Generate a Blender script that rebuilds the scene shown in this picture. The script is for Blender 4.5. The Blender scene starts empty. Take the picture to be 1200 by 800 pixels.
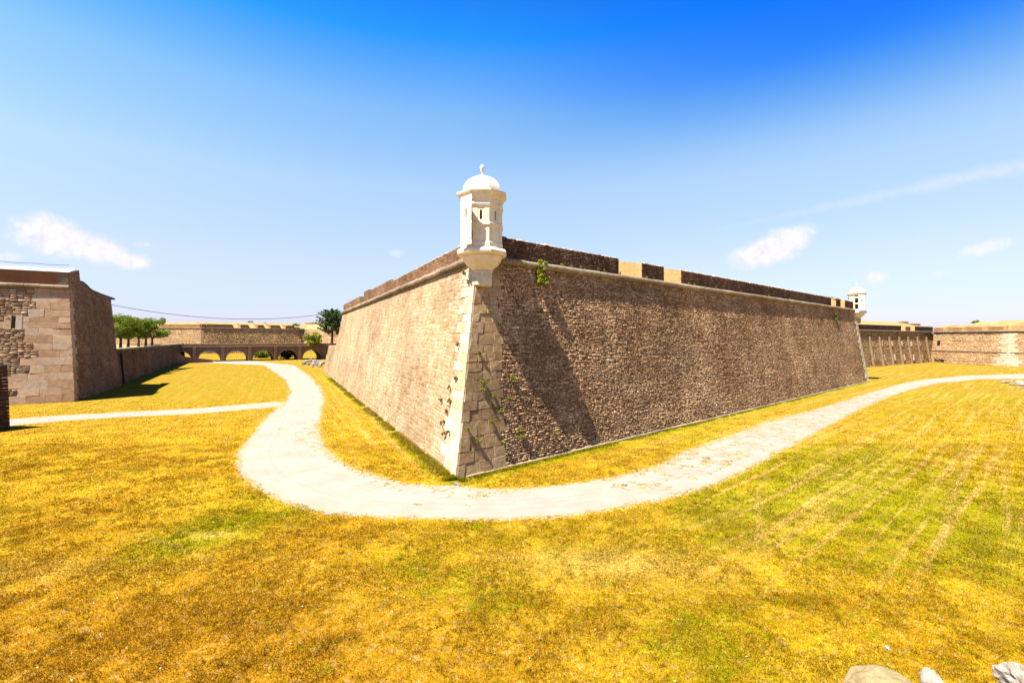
import bpy, bmesh, math, random
import numpy as np
from mathutils import Vector, Matrix
random.seed(7); rng = np.random.default_rng(7)
C = bpy.context.scene.collection
SC = bpy.context.scene
PI = math.pi

# ------------------------------------------------------------------ camera, sky, sun, exposure
CAMZ = 7.5; F = 560.0; CX = 600.0; HY = 396.0
cam_d = bpy.data.cameras.new("camera"); cam = bpy.data.objects.new("camera", cam_d); C.objects.link(cam)
cam.location = (0, 0, CAMZ); cam.rotation_euler = (PI/2, 0, 0)
cam_d.sensor_width = 36; cam_d.lens = F/1200*36; cam_d.shift_y = -4/1200
cam_d.clip_start = 0.05; cam_d.clip_end = 9000
SC.camera = cam
SUN = Vector((-0.415, -0.312, 1.0)).normalized()          # towards the sun
sun_d = bpy.data.lights.new("sun", 'SUN'); sun = bpy.data.objects.new("sun", sun_d); C.objects.link(sun)
sun_d.energy = 5.0; sun_d.angle = math.radians(0.5); sun_d.color = (1.0, 0.93, 0.82)
sun.rotation_euler = SUN.to_track_quat('Z', 'Y').to_euler()
SC.view_settings.view_transform = 'Standard'; SC.view_settings.look = 'None'
SC.view_settings.exposure = 1.86; SC.view_settings.gamma = 1.0

def lk(nt, a, b): nt.links.new(a, b)
def N(nt, t, **kw):
    n = nt.nodes.new(t)
    for k, v in kw.items():
        if k.startswith('i_'):
            key = k[2:]; key = int(key) if key.isdigit() else key.replace('_', ' ')
            n.inputs[key].default_value = v
        else: setattr(n, k, v)
    return n
def math_(nt, op, a, b=None, c=None, clamp=False):
    n = nt.nodes.new('ShaderNodeMath'); n.operation = op; n.use_clamp = clamp
    for i, v in enumerate((a, b, c)):
        if v is None: continue
        if isinstance(v, (int, float)): n.inputs[i].default_value = v
        else: lk(nt, v, n.inputs[i])
    return n.outputs[0]
def mixc(nt, f, a, b, mode='MIX'):
    n = nt.nodes.new('ShaderNodeMix'); n.data_type = 'RGBA'; n.blend_type = mode
    for k, v in ((0, f), (6, a), (7, b)):
        if isinstance(v, (int, float)): n.inputs[k].default_value = v
        elif isinstance(v, tuple): n.inputs[k].default_value = (*v[:3], 1)
        else: lk(nt, v, n.inputs[k])
    return n.outputs[2]
def smooth(nt, v, a, b, o0=0.0, o1=1.0):
    n = nt.nodes.new('ShaderNodeMapRange'); n.interpolation_type = 'SMOOTHSTEP'
    lk(nt, v, n.inputs[0]); n.inputs[1].default_value = a; n.inputs[2].default_value = b
    n.inputs[3].default_value = o0; n.inputs[4].default_value = o1
    return n.outputs[0]
def noise(nt, vec, scale, detail=3, rough=0.55, dist=0.0):
    n = nt.nodes.new('ShaderNodeTexNoise'); n.inputs['Scale'].default_value = scale
    n.inputs['Detail'].default_value = detail; n.inputs['Roughness'].default_value = rough
    n.inputs['Distortion'].default_value = dist
    if vec is not None: lk(nt, vec, n.inputs['Vector'])
    return n.outputs[0]

W = bpy.data.worlds.new("World"); SC.world = W; W.use_nodes = True
nt = W.node_tree; nt.nodes.clear()
out = N(nt, 'ShaderNodeOutputWorld'); bg = N(nt, 'ShaderNodeBackground'); lk(nt, bg.outputs[0], out.inputs[0])
sky = N(nt, 'ShaderNodeTexSky'); sky.sky_type = 'NISHITA'; sky.sun_disc = False
sky.sun_elevation = math.asin(SUN.z); sky.sun_rotation = math.atan2(SUN.x, SUN.y)
sky.air_density = 1.0; sky.dust_density = 0.6; sky.ozone_density = 1.6; sky.altitude = 0
bg.inputs[1].default_value = 0.05
tc = N(nt, 'ShaderNodeTexCoord')
sep = N(nt, 'ShaderNodeSeparateXYZ'); lk(nt, tc.outputs['Generated'], sep.inputs[0])
# deeper blue with height, pale towards the horizon (polarised summer sky), all round
el = math_(nt, 'MAXIMUM', sep.outputs[2], 0.0)
rr = N(nt, 'ShaderNodeValToRGB'); lk(nt, el, rr.inputs[0])
cr = rr.color_ramp
SKY_STOPS = [(0.0, (0.84, 0.79, 1.15)), (0.057, (0.86, 0.81, 1.12)), (0.149, (1.22, 1.03, 1.12)), (0.295, (1.46, 1.38, 1.25)),
             (0.422, (1.0, 1.36, 1.45)), (0.529, (0.12, 0.98, 1.95)), (0.66, (0.03, 0.42, 1.1)), (1.0, (0.02, 0.3, 0.8))]
while len(cr.elements) < len(SKY_STOPS): cr.elements.new(0.5)
for e, (p, c) in zip(cr.elements, SKY_STOPS): e.position = p; e.color = (*c, 1)
skycol = mixc(nt, 1.0, sky.outputs[0], rr.outputs[0], 'MULTIPLY')
# the blue is deepest away from the sun
dp = nt.nodes.new('ShaderNodeVectorMath'); dp.operation = 'DOT_PRODUCT'; lk(nt, tc.outputs['Generated'], dp.inputs[0]); dp.inputs[1].default_value = (.8, .6, 0)
pw_ = math_(nt, 'MULTIPLY', smooth(nt, dp.outputs['Value'], .42, .97), smooth(nt, el, .32, .48))
skycol = mixc(nt, pw_, skycol, mixc(nt, 1.0, skycol, (.04, .50, 1.05), 'MULTIPLY'))
# clouds: soft vapour at infinity, placed by direction
yy = math_(nt, 'MAXIMUM', sep.outputs[1], 0.05)
a_ = math_(nt, 'DIVIDE', sep.outputs[0], yy); b_ = math_(nt, 'DIVIDE', sep.outputs[2], yy)
cmb = N(nt, 'ShaderNodeCombineXYZ'); lk(nt, a_, cmb.inputs[0]); lk(nt, b_, cmb.inputs[1])
cn1 = noise(nt, cmb.outputs[0], 13, 9, 0.66, 0.4)
cn2 = noise(nt, cmb.outputs[0], 36, 8, 0.66, .3)
def cloud(px, py, rx, ry, tilt, dens, k=1.6):
    a0 = (px-CX)/F; b0 = (HY-py)/F; ct, st = math.cos(tilt), math.sin(tilt)
    da = math_(nt, 'SUBTRACT', a_, a0); db = math_(nt, 'SUBTRACT', b_, b0)
    u = math_(nt, 'DIVIDE', math_(nt, 'ADD', math_(nt, 'MULTIPLY', da, ct), math_(nt, 'MULTIPLY', db, st)), rx/F)
    v = math_(nt, 'DIVIDE', math_(nt, 'SUBTRACT', math_(nt, 'MULTIPLY', db, ct), math_(nt, 'MULTIPLY', da, st)), ry/F)
    r = math_(nt, 'SQRT', math_(nt, 'ADD', math_(nt, 'MULTIPLY', u, u), math_(nt, 'MULTIPLY', v, v)))
    q = math_(nt, 'ADD', r, math_(nt, 'MULTIPLY', math_(nt, 'SUBTRACT', 0.53, cn1), k*1.05))
    q = math_(nt, 'ADD', q, math_(nt, 'MULTIPLY', math_(nt, 'SUBTRACT', 0.5, cn2), k*0.5))
    return smooth(nt, q, 1.2, 0.42, 0.0, dens)
cl = None
for c in [(62, 276, 54, 24, -0.25, 1., 1.0), (110, 291, 50, 19, -0.2, .95, 1.0), (148, 305, 34, 11, -0.1, .95, 1.0), (165, 287, 16, 4, 0, .3, 1.3),
          (903, 294, 50, 18, 0.3, 1., .9), (926, 281, 32, 19, 0.3, 1., .9), (1152, 291, 40, 9, 0.22, .6, 1.4), (1025, 325, 16, 7.5, 0.1, .7, 1.2),
          (1105, 320, 12, 6, 0, .3, 1.3), (8, 302, 22, 7, 0, .4, 1.2), (465, 297, 12, 5, 0, .25, 1.4)]:
    o = cloud(*c); cl = o if cl is None else math_(nt, 'MAXIMUM', cl, o)
# long thin vapour trail rising to the right
ta = math_(nt, 'SUBTRACT', a_, (980-CX)/F)
line = math_(nt, 'ADD', math_(nt, 'MULTIPLY', ta, 0.21), (HY-240)/F)
dd = math_(nt, 'ABSOLUTE', math_(nt, 'SUBTRACT', b_, line))
wid = math_(nt, 'ADD', math_(nt, 'MULTIPLY', ta, 0.03), 0.012)
tr = math_(nt, 'DIVIDE', dd, math_(nt, 'MAXIMUM', wid, 0.004))
tr = math_(nt, 'ADD', tr, math_(nt, 'MULTIPLY', math_(nt, 'SUBTRACT', 0.5, cn1), 1.2))
tm = math_(nt, 'MULTIPLY', smooth(nt, tr, 1.2, 0.0, 0, .3), smooth(nt, ta, -0.45, 0.35))
cl = math_(nt, 'MAXIMUM', cl, tm)
cl = math_(nt, 'MULTIPLY', cl, smooth(nt, sep.outputs[1], 0.02, 0.2))
cshade = smooth(nt, cn2, .3, .65)
fin = mixc(nt, cl, skycol, mixc(nt, cshade, (4.9, 4.8, 5.5), (6.0, 5.7, 6.2)))
lk(nt, fin, bg.inputs[0])

# ------------------------------------------------------------------ helpers
def tag(o, label=None, cat=None, group=None, kind=None):
    if label: o['label'] = label
    if cat: o['category'] = cat
    if group: o['group'] = group
    if kind: o['kind'] = kind
    return o
def thing(name, label, cat, loc=(0, 0, 0), group=None):
    o = bpy.data.objects.new(name, None); C.objects.link(o); o.location = loc
    o.empty_display_size = 0.5
    return tag(o, label, cat, group)
def link(name, me, parent=None, mat=None, kind=None):
    o = bpy.data.objects.new(name, me); C.objects.link(o)
    if mat is not None and len(me.materials) == 0: me.materials.append(mat)
    if parent is not None:
        o.parent = parent
        if parent.parent is None: o.location = -Vector(parent.location)
    if kind: o['kind'] = kind
    return o
def mesh_np(name, V, Q, attrs=None, mat=None, tri=False):
    """V (n,3), Q (m,k) faces with k verts each"""
    V = np.asarray(V, np.float32); Q = np.asarray(Q, np.int32)
    me = bpy.data.meshes.new(name); k = Q.shape[1]
    me.vertices.add(len(V)); me.vertices.foreach_set('co', V.ravel())
    me.loops.add(Q.size); me.loops.foreach_set('vertex_index', Q.ravel())
    me.polygons.add(len(Q)); me.polygons.foreach_set('loop_start', np.arange(0, Q.size, k, dtype=np.int32))
    if attrs:
        for nm, arr in attrs.items():
            arr = np.asarray(arr, np.float32)
            if arr.ndim == 1:
                a = me.attributes.new(nm, 'FLOAT', 'POINT'); a.data.foreach_set('value', arr)
            else:
                a = me.attributes.new(nm, 'FLOAT_VECTOR', 'POINT'); a.data.foreach_set('vector', arr.ravel())
    me.update(calc_edges=True)
    if mat: me.materials.append(mat)
    return me
def mesh_py(name, V, Fs, mat=None, smooth_=False):
    me = bpy.data.meshes.new(name); me.from_pydata([tuple(v) for v in V], [], Fs); me.update()
    if mat: me.materials.append(mat)
    if smooth_: me.polygons.foreach_set('use_smooth', [True]*len(me.polygons))
    return me
def gp(px, py, z=0.0):
    """world point at height z seen at that place of the photograph"""
    Y = (CAMZ-z)*F/(py-HY); return np.array([(px-CX)/F*Y, Y])
def fix_normals(me):
    bm = bmesh.new(); bm.from_mesh(me); bmesh.ops.recalc_face_normals(bm, faces=bm.faces); bm.to_mesh(me); bm.free()
    return me
def box_mesh(name, x0, x1, y0, y1, z0, z1, mat=None, bevel=0.0):
    bm = bmesh.new(); bmesh.ops.create_cube(bm, size=1)
    for v in bm.verts:
        v.co = Vector(((x0+x1)/2+v.co.x*(x1-x0), (y0+y1)/2+v.co.y*(y1-y0), (z0+z1)/2+v.co.z*(z1-z0)))
    if bevel: bmesh.ops.bevel(bm, geom=bm.edges, offset=bevel, segments=1, affect='EDGES')
    me = bpy.data.meshes.new(name); bm.to_mesh(me); bm.free()
    if mat: me.materials.append(mat)
    return me
def offset_poly(P, offs):
    P = [np.array(p, float) for p in P]; n = len(P); L = []
    for i in range(n):
        a, b = P[i], P[(i+1) % n]; d = (b-a)/np.linalg.norm(b-a); nn = np.array([d[1], -d[0]])
        L.append((a-nn*offs[i], d))
    R = []
    for i in range(n):
        (a, d), (b, e) = L[i-1], L[i]
        M = np.array([[d[0], -e[0]], [d[1], -e[1]]]); t = np.linalg.solve(M, b-a); R.append(a+d*t[0])
    return R
def prism(name, P, z0, z1, batters, mat, capz=None):
    """battered prism; P counter-clockwise base polygon, batters per edge (metres in per metre up)"""
    n = len(P); T = offset_poly(P, [b*(z1-z0) for b in batters])
    V = [(*p, z0) for p in P]+[(*p, z1) for p in T]
    Fs = [tuple(range(n-1, -1, -1)), tuple(range(n, 2*n))]+[(i, (i+1) % n, n+(i+1) % n, n+i) for i in range(n)]
    return mesh_py(name, V, Fs, mat), T
# value noise (numpy)
_tab = rng.random((512, 512))
def vnoise(x, y):
    xi = np.floor(x).astype(int); yi = np.floor(y).astype(int); fx = x-xi; fy = y-yi
    fx = fx*fx*(3-2*fx); fy = fy*fy*(3-2*fy)
    g = lambda a, b: _tab[a % 512, b % 512]
    return (g(xi, yi)*(1-fx)+g(xi+1, yi)*fx)*(1-fy)+(g(xi, yi+1)*(1-fx)+g(xi+1, yi+1)*fx)*fy
def fbm(x, y, sc, oct=3):
    r = 0; a = 0.5; t = 0
    for i in range(oct):
        r = r+a*vnoise(x*sc+i*37.1, y*sc+i*91.7); t += a; a *= 0.5; sc *= 2.07
    return r/t

# ------------------------------------------------------------------ materials
def new_mat(name, rough=0.9, spec=0.1):
    m = bpy.data.materials.new(name); m.use_nodes = True; nt = m.node_tree
    b = nt.nodes['Principled BSDF']; b.inputs['Roughness'].default_value = rough
    b.inputs['Specular IOR Level'].default_value = spec
    return m, nt, b
def ramp(nt, v, stops):
    r = nt.nodes.new('ShaderNodeValToRGB'); lk(nt, v, r.inputs[0]); e = r.color_ramp.elements
    while len(e) < len(stops): e.new(0.5)
    for k, (p, c) in zip(e, stops): k.position = p; k.color = (*c, 1)
    return r.outputs[0]
def bumpit(nt, b, h, strength=0.4, dist=0.05):
    bp = nt.nodes.new('ShaderNodeBump'); bp.inputs['Strength'].default_value = strength; bp.inputs['Distance'].default_value = dist
    lk(nt, h, bp.inputs['Height']); lk(nt, bp.outputs[0], b.inputs['Normal'])
def stone_mat(name, stops, src='attr', mott=0.35, patch=0.35, fine=7.0, bump=0.5, lichen=None, bd=0.03, streak=0.0):
    m, nt, b = new_mat(name)
    g = nt.nodes.new('ShaderNodeNewGeometry'); P = g.outputs['Position']
    if src == 'attr': a = N(nt, 'ShaderNodeAttribute', attribute_name='rnd').outputs['Fac']
    elif src == 'obj': a = N(nt, 'ShaderNodeObjectInfo').outputs['Random']
    else: a = noise(nt, P, 1.3, 3)
    big = noise(nt, P, 0.35, 3, 0.6); fn = noise(nt, P, fine, 5, 0.68); ff = noise(nt, P, fine*4.5, 4, 0.65)
    v = math_(nt, 'ADD', math_(nt, 'MULTIPLY', a, 1-patch), math_(nt, 'MULTIPLY', smooth(nt, big, 0.3, 0.7), patch))
    col = ramp(nt, v, stops)
    k = math_(nt, 'ADD', math_(nt, 'MULTIPLY', smooth(nt, fn, 0.25, 0.75), mott*1.3), 1-mott*0.75)
    k = math_(nt, 'MULTIPLY', k, math_(nt, 'ADD', math_(nt, 'MULTIPLY', smooth(nt, ff, .3, .7), mott*.7), 1-mott*.35))
    if patch > .3 and src != 'pos':
        k = math_(nt, 'MULTIPLY', k, smooth(nt, noise(nt, P, .13, 4, .62), .35, .65, .80, 1.14))
        k = math_(nt, 'MULTIPLY', k, smooth(nt, noise(nt, P, .75, 4, .7), .32, .68, .84, 1.12))
    if streak:
        mp = nt.nodes.new('ShaderNodeMapping'); mp.inputs['Scale'].default_value = (1, 1, 0.12); lk(nt, P, mp.inputs[0])
        s = noise(nt, mp.outputs[0], 1.6, 4, 0.6)
        k = math_(nt, 'MULTIPLY', k, math_(nt, 'SUBTRACT', 1.0, smooth(nt, s, 0.5, 0.75, 0, streak)))
    cc = nt.nodes.new('ShaderNodeCombineXYZ')
    for i in range(3): lk(nt, k, cc.inputs[i])
    col = mixc(nt, 1.0, col, cc.outputs[0], 'MULTIPLY')
    if lichen:
        ln = noise(nt, P, 1.7, 6, 0.7); col = mixc(nt, smooth(nt, ln, lichen[1], lichen[1]+0.1, 0, lichen[2]), col, lichen[0])
    lk(nt, col, b.inputs['Base Color'])
    bumpit(nt, b, math_(nt, 'ADD', fn, math_(nt, 'MULTIPLY', ff, 0.4)), bump, bd)
    return m
M = {}
M['rubble_left'] = stone_mat('cream_rubble', [(0, (0.396, 0.226, 0.106)), (.18, (0.506, 0.316, 0.153)), (.42, (0.594, 0.407, 0.212)), (.62, (0.638, 0.463, 0.271)), (.8, (0.704, 0.542, 0.354)), (.92, (0.550, 0.395, 0.248)), (1, (0.858, 0.746, 0.555))], lichen=((.46, .24, .08), .57, .6), mott=.38, patch=.42)
M['rubble_right'] = stone_mat('brown_rubble', [(0, (0.343, 0.179, 0.088)), (.22, (0.559, 0.308, 0.148)), (.45, (0.772, 0.449, 0.227)), (.65, (0.988, 0.598, 0.305)), (.82, (0.944, 0.636, 0.367)), (.93, (1.287, 0.915, 0.540)), (1, (1.631, 1.233, 0.784))], mott=.45, lichen=((.34, .15, .04), .58, .6), streak=.35)
M['dressed_shade'] = stone_mat('shaded_weathered_dressed_stone', [(0, (0.380, 0.218, 0.101)), (.3, (0.506, 0.315, 0.151)), (.6, (0.607, 0.399, 0.202)), (1, (0.734, 0.508, 0.280))], src='obj', mott=.4, patch=.5, fine=4, lichen=((.24, .16, .08), .58, .55), bump=.7, bd=.05)  # darker copy of the corner limestone; right-face shade put into its colour, with lichen
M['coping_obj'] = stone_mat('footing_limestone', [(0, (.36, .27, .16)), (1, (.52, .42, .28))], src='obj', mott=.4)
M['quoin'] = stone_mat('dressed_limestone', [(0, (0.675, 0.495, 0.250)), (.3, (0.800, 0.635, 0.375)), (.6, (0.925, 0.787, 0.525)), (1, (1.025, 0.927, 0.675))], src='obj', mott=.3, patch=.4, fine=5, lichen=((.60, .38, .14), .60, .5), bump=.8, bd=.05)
M['turret'] = stone_mat('pale_limestone', [(0, (1.310, 1.071, 0.753)), (1, (1.445, 1.272, 0.983))], src='pos', mott=.14, fine=3.5, bump=.3, patch=.8, lichen=((1.0, .72, .38), .60, .5), streak=.15)
M['dome'] = stone_mat('white_render', [(0, (1.140, 1.034, 0.899)), (1, (1.260, 1.186, 1.085))], src='pos', mott=.10, fine=2.6, bump=.2, patch=.8, lichen=((.95, .80, .68), .58, .5))
M['cordon'] = stone_mat('moulded_stone', [(0, (.36, .27, .18)), (.5, (.48, .37, .25)), (1, (.58, .48, .36))], src='obj', mott=.35, fine=5, lichen=((.36, .18, .05), .55, .7))
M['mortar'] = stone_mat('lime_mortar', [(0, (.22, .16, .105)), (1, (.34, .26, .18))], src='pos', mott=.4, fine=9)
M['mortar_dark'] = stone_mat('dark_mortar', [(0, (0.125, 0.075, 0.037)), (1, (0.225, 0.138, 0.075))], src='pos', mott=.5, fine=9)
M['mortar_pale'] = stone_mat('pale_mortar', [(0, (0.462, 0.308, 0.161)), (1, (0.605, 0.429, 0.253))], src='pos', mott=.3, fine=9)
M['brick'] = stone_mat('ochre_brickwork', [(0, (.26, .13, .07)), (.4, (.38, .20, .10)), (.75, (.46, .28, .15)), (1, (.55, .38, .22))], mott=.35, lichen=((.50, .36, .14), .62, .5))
M['brick_dark'] = stone_mat('dark_brickwork', [(0, (.10, .055, .035)), (.4, (.19, .10, .06)), (.75, (.27, .16, .10)), (1, (.38, .27, .18))], mott=.4)  # darker brown range of the brickwork
M['cheek'] = stone_mat('ochre_embrasure_lining', [(0, (0.630, 0.362, 0.130)), (1, (0.930, 0.609, 0.260))], src='pos', mott=.35, fine=4)
M['ashlar'] = stone_mat('grey_tan_ashlar', [(0, (0.441, 0.254, 0.144)), (.35, (0.609, 0.389, 0.230)), (.6, (0.700, 0.479, 0.302)), (.82, (0.639, 0.508, 0.389)), (.95, (0.761, 0.508, 0.259)), (1, (0.883, 0.374, 0.129))], src='obj', mott=.28, patch=.25, fine=2.5, bd=.06, bump=.5, lichen=((.50, .30, .16), .6, .4))
M['tower_rubble'] = stone_mat('tower_rubble_stone', [(0, (0.360, 0.196, 0.100)), (.4, (0.570, 0.350, 0.200)), (.75, (0.720, 0.476, 0.275)), (1, (0.930, 0.700, 0.450))], mott=.35)
M['ashlar_attr'] = stone_mat('grey_tan_coursed_stone', [(0, (0.248, 0.133, 0.066)), (.5, (0.373, 0.212, 0.109)), (1, (0.497, 0.314, 0.169))], mott=.3, fine=3, bd=.05)
M['coping_white'] = stone_mat('white_coping', [(0, (.72, .70, .68)), (1, (.80, .79, .78))], src='pos', mott=.08, bump=.1)
M['red_brick'] = stone_mat('red_brick_band', [(0, (.30, .12, .06)), (1, (.42, .20, .10))], src='pos', mott=.35, fine=8)
M['retain'] = stone_mat('brown_retaining_stone', [(0, (0.132, 0.068, 0.033)), (.5, (0.253, 0.137, 0.067)), (1, (0.407, 0.247, 0.128))], mott=.4)
M['bridge'] = stone_mat('bridge_stone', [(0, (0.253, 0.132, 0.070)), (.5, (0.368, 0.204, 0.110)), (1, (0.483, 0.297, 0.170))], src='pos', mott=.4, fine=3)
M['bridge_pale'] = stone_mat('bridge_pale_stone', [(0, (.34, .23, .14)), (1, (.46, .33, .21))], src='pos', mott=.3, fine=3)
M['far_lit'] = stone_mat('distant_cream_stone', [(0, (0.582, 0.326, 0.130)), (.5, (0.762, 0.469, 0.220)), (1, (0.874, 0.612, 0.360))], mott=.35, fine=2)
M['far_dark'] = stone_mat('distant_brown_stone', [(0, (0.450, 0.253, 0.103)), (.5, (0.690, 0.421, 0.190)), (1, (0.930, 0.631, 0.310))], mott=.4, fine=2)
M['mort_far'] = stone_mat('buttress_stone', [(0, (0.330, 0.198, 0.099)), (1, (0.484, 0.319, 0.176))], src='pos', mott=.4, fine=2)
M['far_pale'] = stone_mat('pale_loophole_stone', [(0, (.9, .7, .46)), (1, (1.1, .9, .64))], src='pos', mott=.2, fine=2)
M['quoin_far'] = stone_mat('weathered_quoin', [(0, (.62, .46, .27)), (1, (.82, .68, .46))], src='obj', mott=.3, fine=2)
M['far_orange'] = stone_mat('distant_orange_brick', [(0, (.42, .20, .08)), (1, (.58, .33, .15))], src='pos', mott=.3, fine=2)
M['pier_dark'] = stone_mat('dark_brown_pier', [(0, (.09, .05, .04)), (1, (.17, .09, .06))], src='attr', mott=.4)
M['rock'] = stone_mat('broken_limestone', [(0, (0.391, 0.323, 0.246)), (1, (0.527, 0.451, 0.374))], src='obj', mott=.25, fine=4, bump=.6)
M['rock_ochre'] = stone_mat('ochre_boulder', [(0, (.34, .25, .10)), (1, (.46, .36, .19))], src='pos', mott=.35, fine=14, bump=.7, bd=.01)
def plain(name, col, rough=.8):
    m, nt, b = new_mat(name, rough); g = nt.nodes.new('ShaderNodeNewGeometry')
    n = noise(nt, g.outputs['Position'], 6, 3)
    lk(nt, mixc(nt, n, tuple(c*.7 for c in col), tuple(min(1, c*1.25) for c in col)), b.inputs['Base Color']); return m
M['void'] = plain('dark_opening', (.02, .015, .012))
M['cable'] = plain('grey_cable', (.12, .12, .13))
M['bark'] = plain('brown_bark', (.16, .10, .06))
M['petal'] = plain('white_petal', (.75, .70, .68))
M['stem'] = plain('green_stem', (.25, .28, .06))
M['iron'] = plain('dark_iron_pipe', (.05, .045, .045))

def leaf_mat(name, stops, trans=.35):
    m, nt, b = new_mat(name, .6, .25)
    a = N(nt, 'ShaderNodeAttribute', attribute_name='rnd').outputs['Fac']
    col = ramp(nt, a, stops); lk(nt, col, b.inputs['Base Color'])
    t = nt.nodes.new('ShaderNodeBsdfTranslucent'); lk(nt, col, t.inputs[0])
    mx = nt.nodes.new('ShaderNodeMixShader'); mx.inputs[0].default_value = trans
    lk(nt, b.outputs[0], mx.inputs[1]); lk(nt, t.outputs[0], mx.inputs[2]); lk(nt, mx.outputs[0], nt.nodes['Material Output'].inputs[0])
    return m
M['leaf'] = leaf_mat('tree_leaves', [(0, (0.105, 0.180, 0.009)), (.5, (0.255, 0.360, 0.015)), (1, (0.450, 0.540, 0.030))])
M['leaf_dark'] = leaf_mat('conifer_needles', [(0, (0.045, 0.105, 0.030)), (.6, (0.105, 0.195, 0.045)), (1, (0.240, 0.330, 0.075))], .15)
M['leaf_yellow'] = leaf_mat('yellow_green_leaves', [(0, (0.162, 0.230, 0.011)), (.5, (0.432, 0.472, 0.020)), (1, (0.702, 0.648, 0.041))])
M['leaf_brown'] = leaf_mat('dried_orange_leaves', [(0, (0.308, 0.154, 0.028)), (.5, (0.532, 0.280, 0.042)), (1, (0.588, 0.476, 0.070))])

def grass_color(nt):
    g = nt.nodes.new('ShaderNodeNewGeometry'); P = g.outputs['Position']
    at = lambda n: N(nt, 'ShaderNodeAttribute', attribute_name=n).outputs['Fac']
    tv = N(nt, 'ShaderNodeAttribute', attribute_name='trk').outputs['Vector']
    gr, wd, dry = at('gr'), at('wd'), at('dry')
    n0 = noise(nt, P, 0.09, 3, .55); n1 = noise(nt, P, 0.35, 4, .6); n2 = noise(nt, P, 1.6, 5, .65); n3 = noise(nt, P, 8, 5, .7); n4 = noise(nt, P, 34, 3, .7)
    st = noise(nt, tv, 1.0, 3, .6); st2 = noise(nt, tv, 3.1, 2, .5)
    orange = smooth(nt, math_(nt, 'ADD', math_(nt, 'MULTIPLY', n1, .55), math_(nt, 'MULTIPLY', n2, .45)), .42, .62)
    col = mixc(nt, orange, (.56, .365, .016), (.49, .225, .010))
    fgx = at('fg'); col = mixc(nt, math_(nt, 'MULTIPLY', fgx, .8), col, (.46, .215, .014)); far = at('far'); col = mixc(nt, math_(nt, 'MULTIPLY', far, .75), col, (.37, .245, .028))
    n5 = noise(nt, P, 3.7, 5, .68); n6 = noise(nt, P, 0.8, 4, .6)
    col = mixc(nt, smooth(nt, n5, .54, .66, 0, .75), col, (.60, .38, .13))
    col = mixc(nt, smooth(nt, n5, .44, .32, 0, .62), col, (.20, .135, .006))
    # green growth
    gv = math_(nt, 'ADD', math_(nt, 'MULTIPLY', math_(nt, 'SUBTRACT', n0, .5), 1.0), math_(nt, 'MULTIPLY', math_(nt, 'SUBTRACT', n1, .5), 1.3))
    gv = math_(nt, 'ADD', gv, math_(nt, 'MULTIPLY', math_(nt, 'SUBTRACT', n2, .5), 1.8))
    gv = math_(nt, 'ADD', gv, math_(nt, 'MULTIPLY', math_(nt, 'SUBTRACT', n3, .5), 2.0))
    gv = math_(nt, 'ADD', gv, math_(nt, 'MULTIPLY', gr, .42))
    gv = math_(nt, 'ADD', gv, smooth(nt, wd, 1.6, .3, 0, .75))
    gv = math_(nt, 'SUBTRACT', gv, math_(nt, 'MULTIPLY', math_(nt, 'MULTIPLY', smooth(nt, st, .5, .66), .35), at('sa')))
    col = mixc(nt, smooth(nt, gv, .08, .60, 0, .75), col, (.30, .315, .006))
    # pale worn straw: mower and cart lines that follow the ditch
    sa = at('sa'); pale = math_(nt, 'MULTIPLY', math_(nt, 'MULTIPLY', smooth(nt, st, .50, .62), sa), math_(nt, 'ADD', .25, math_(nt, 'MULTIPLY', n1, .9)))
    pale = math_(nt, 'ADD', pale, math_(nt, 'MULTIPLY', smooth(nt, st2, .55, .68, 0, .45), sa))
    pale = math_(nt, 'ADD', pale, dry, clamp=True)
    pale = math_(nt, 'MULTIPLY', pale, smooth(nt, n3, .25, .6, .45, 1.0))
    col = mixc(nt, pale, col, (.62, .42, .10))
    wn = math_(nt, 'ADD', at('worn'), math_(nt, 'MULTIPLY', math_(nt, 'SUBTRACT', n2, .5), 1.3)); wn = math_(nt, 'ADD', wn, math_(nt, 'MULTIPLY', math_(nt, 'SUBTRACT', n3, .5), 1.5))
    col = mixc(nt, smooth(nt, wn, .62, 1.15, 0, .9), col, (.60, .47, .30))
    k = math_(nt, 'MULTIPLY', smooth(nt, n3, .25, .75, .58, 1.32), smooth(nt, n4, .25, .75, .66, 1.3)); k = math_(nt, 'MULTIPLY', k, smooth(nt, n6, .3, .7, .84, 1.13)); k = math_(nt, 'MULTIPLY', k, smooth(nt, noise(nt, P, 2.3, 6, .75), .33, .6, .76, 1.06))
    cc = nt.nodes.new('ShaderNodeCombineXYZ')
    for i in range(3): lk(nt, k, cc.inputs[i])
    col = mixc(nt, 1.0, col, cc.outputs[0], 'MULTIPLY')
    return col, n3, n4
m, nt, b = new_mat('dry_meadow', .95, 0.0); col, n3, n4 = grass_color(nt); lk(nt, col, b.inputs['Base Color'])
bumpit(nt, b, math_(nt, 'ADD', n3, math_(nt, 'MULTIPLY', n4, .5)), .55, .06); M['ground'] = m
m, nt, b = new_mat('grass_blades', .9, 0.0); col, n3, n4 = grass_color(nt)
r_ = N(nt, 'ShaderNodeAttribute', attribute_name='rnd').outputs['Fac']
col = mixc(nt, 1.0, col, ramp(nt, r_, [(0, (.80, .80, .7)), (.5, (1.1, 1.1, 1.0)), (.85, (1.35, 1.3, 1.3)), (1, (1.9, 1.75, 2.0))]), 'MULTIPLY')
lk(nt, col, b.inputs['Base Color']); t = nt.nodes.new('ShaderNodeBsdfTranslucent'); lk(nt, col, t.inputs[0])
mx = nt.nodes.new('ShaderNodeMixShader'); mx.inputs[0].default_value = .4
lk(nt, b.outputs[0], mx.inputs[1]); lk(nt, t.outputs[0], mx.inputs[2]); lk(nt, mx.outputs[0], nt.nodes['Material Output'].inputs[0]); M['grass'] = m
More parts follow.
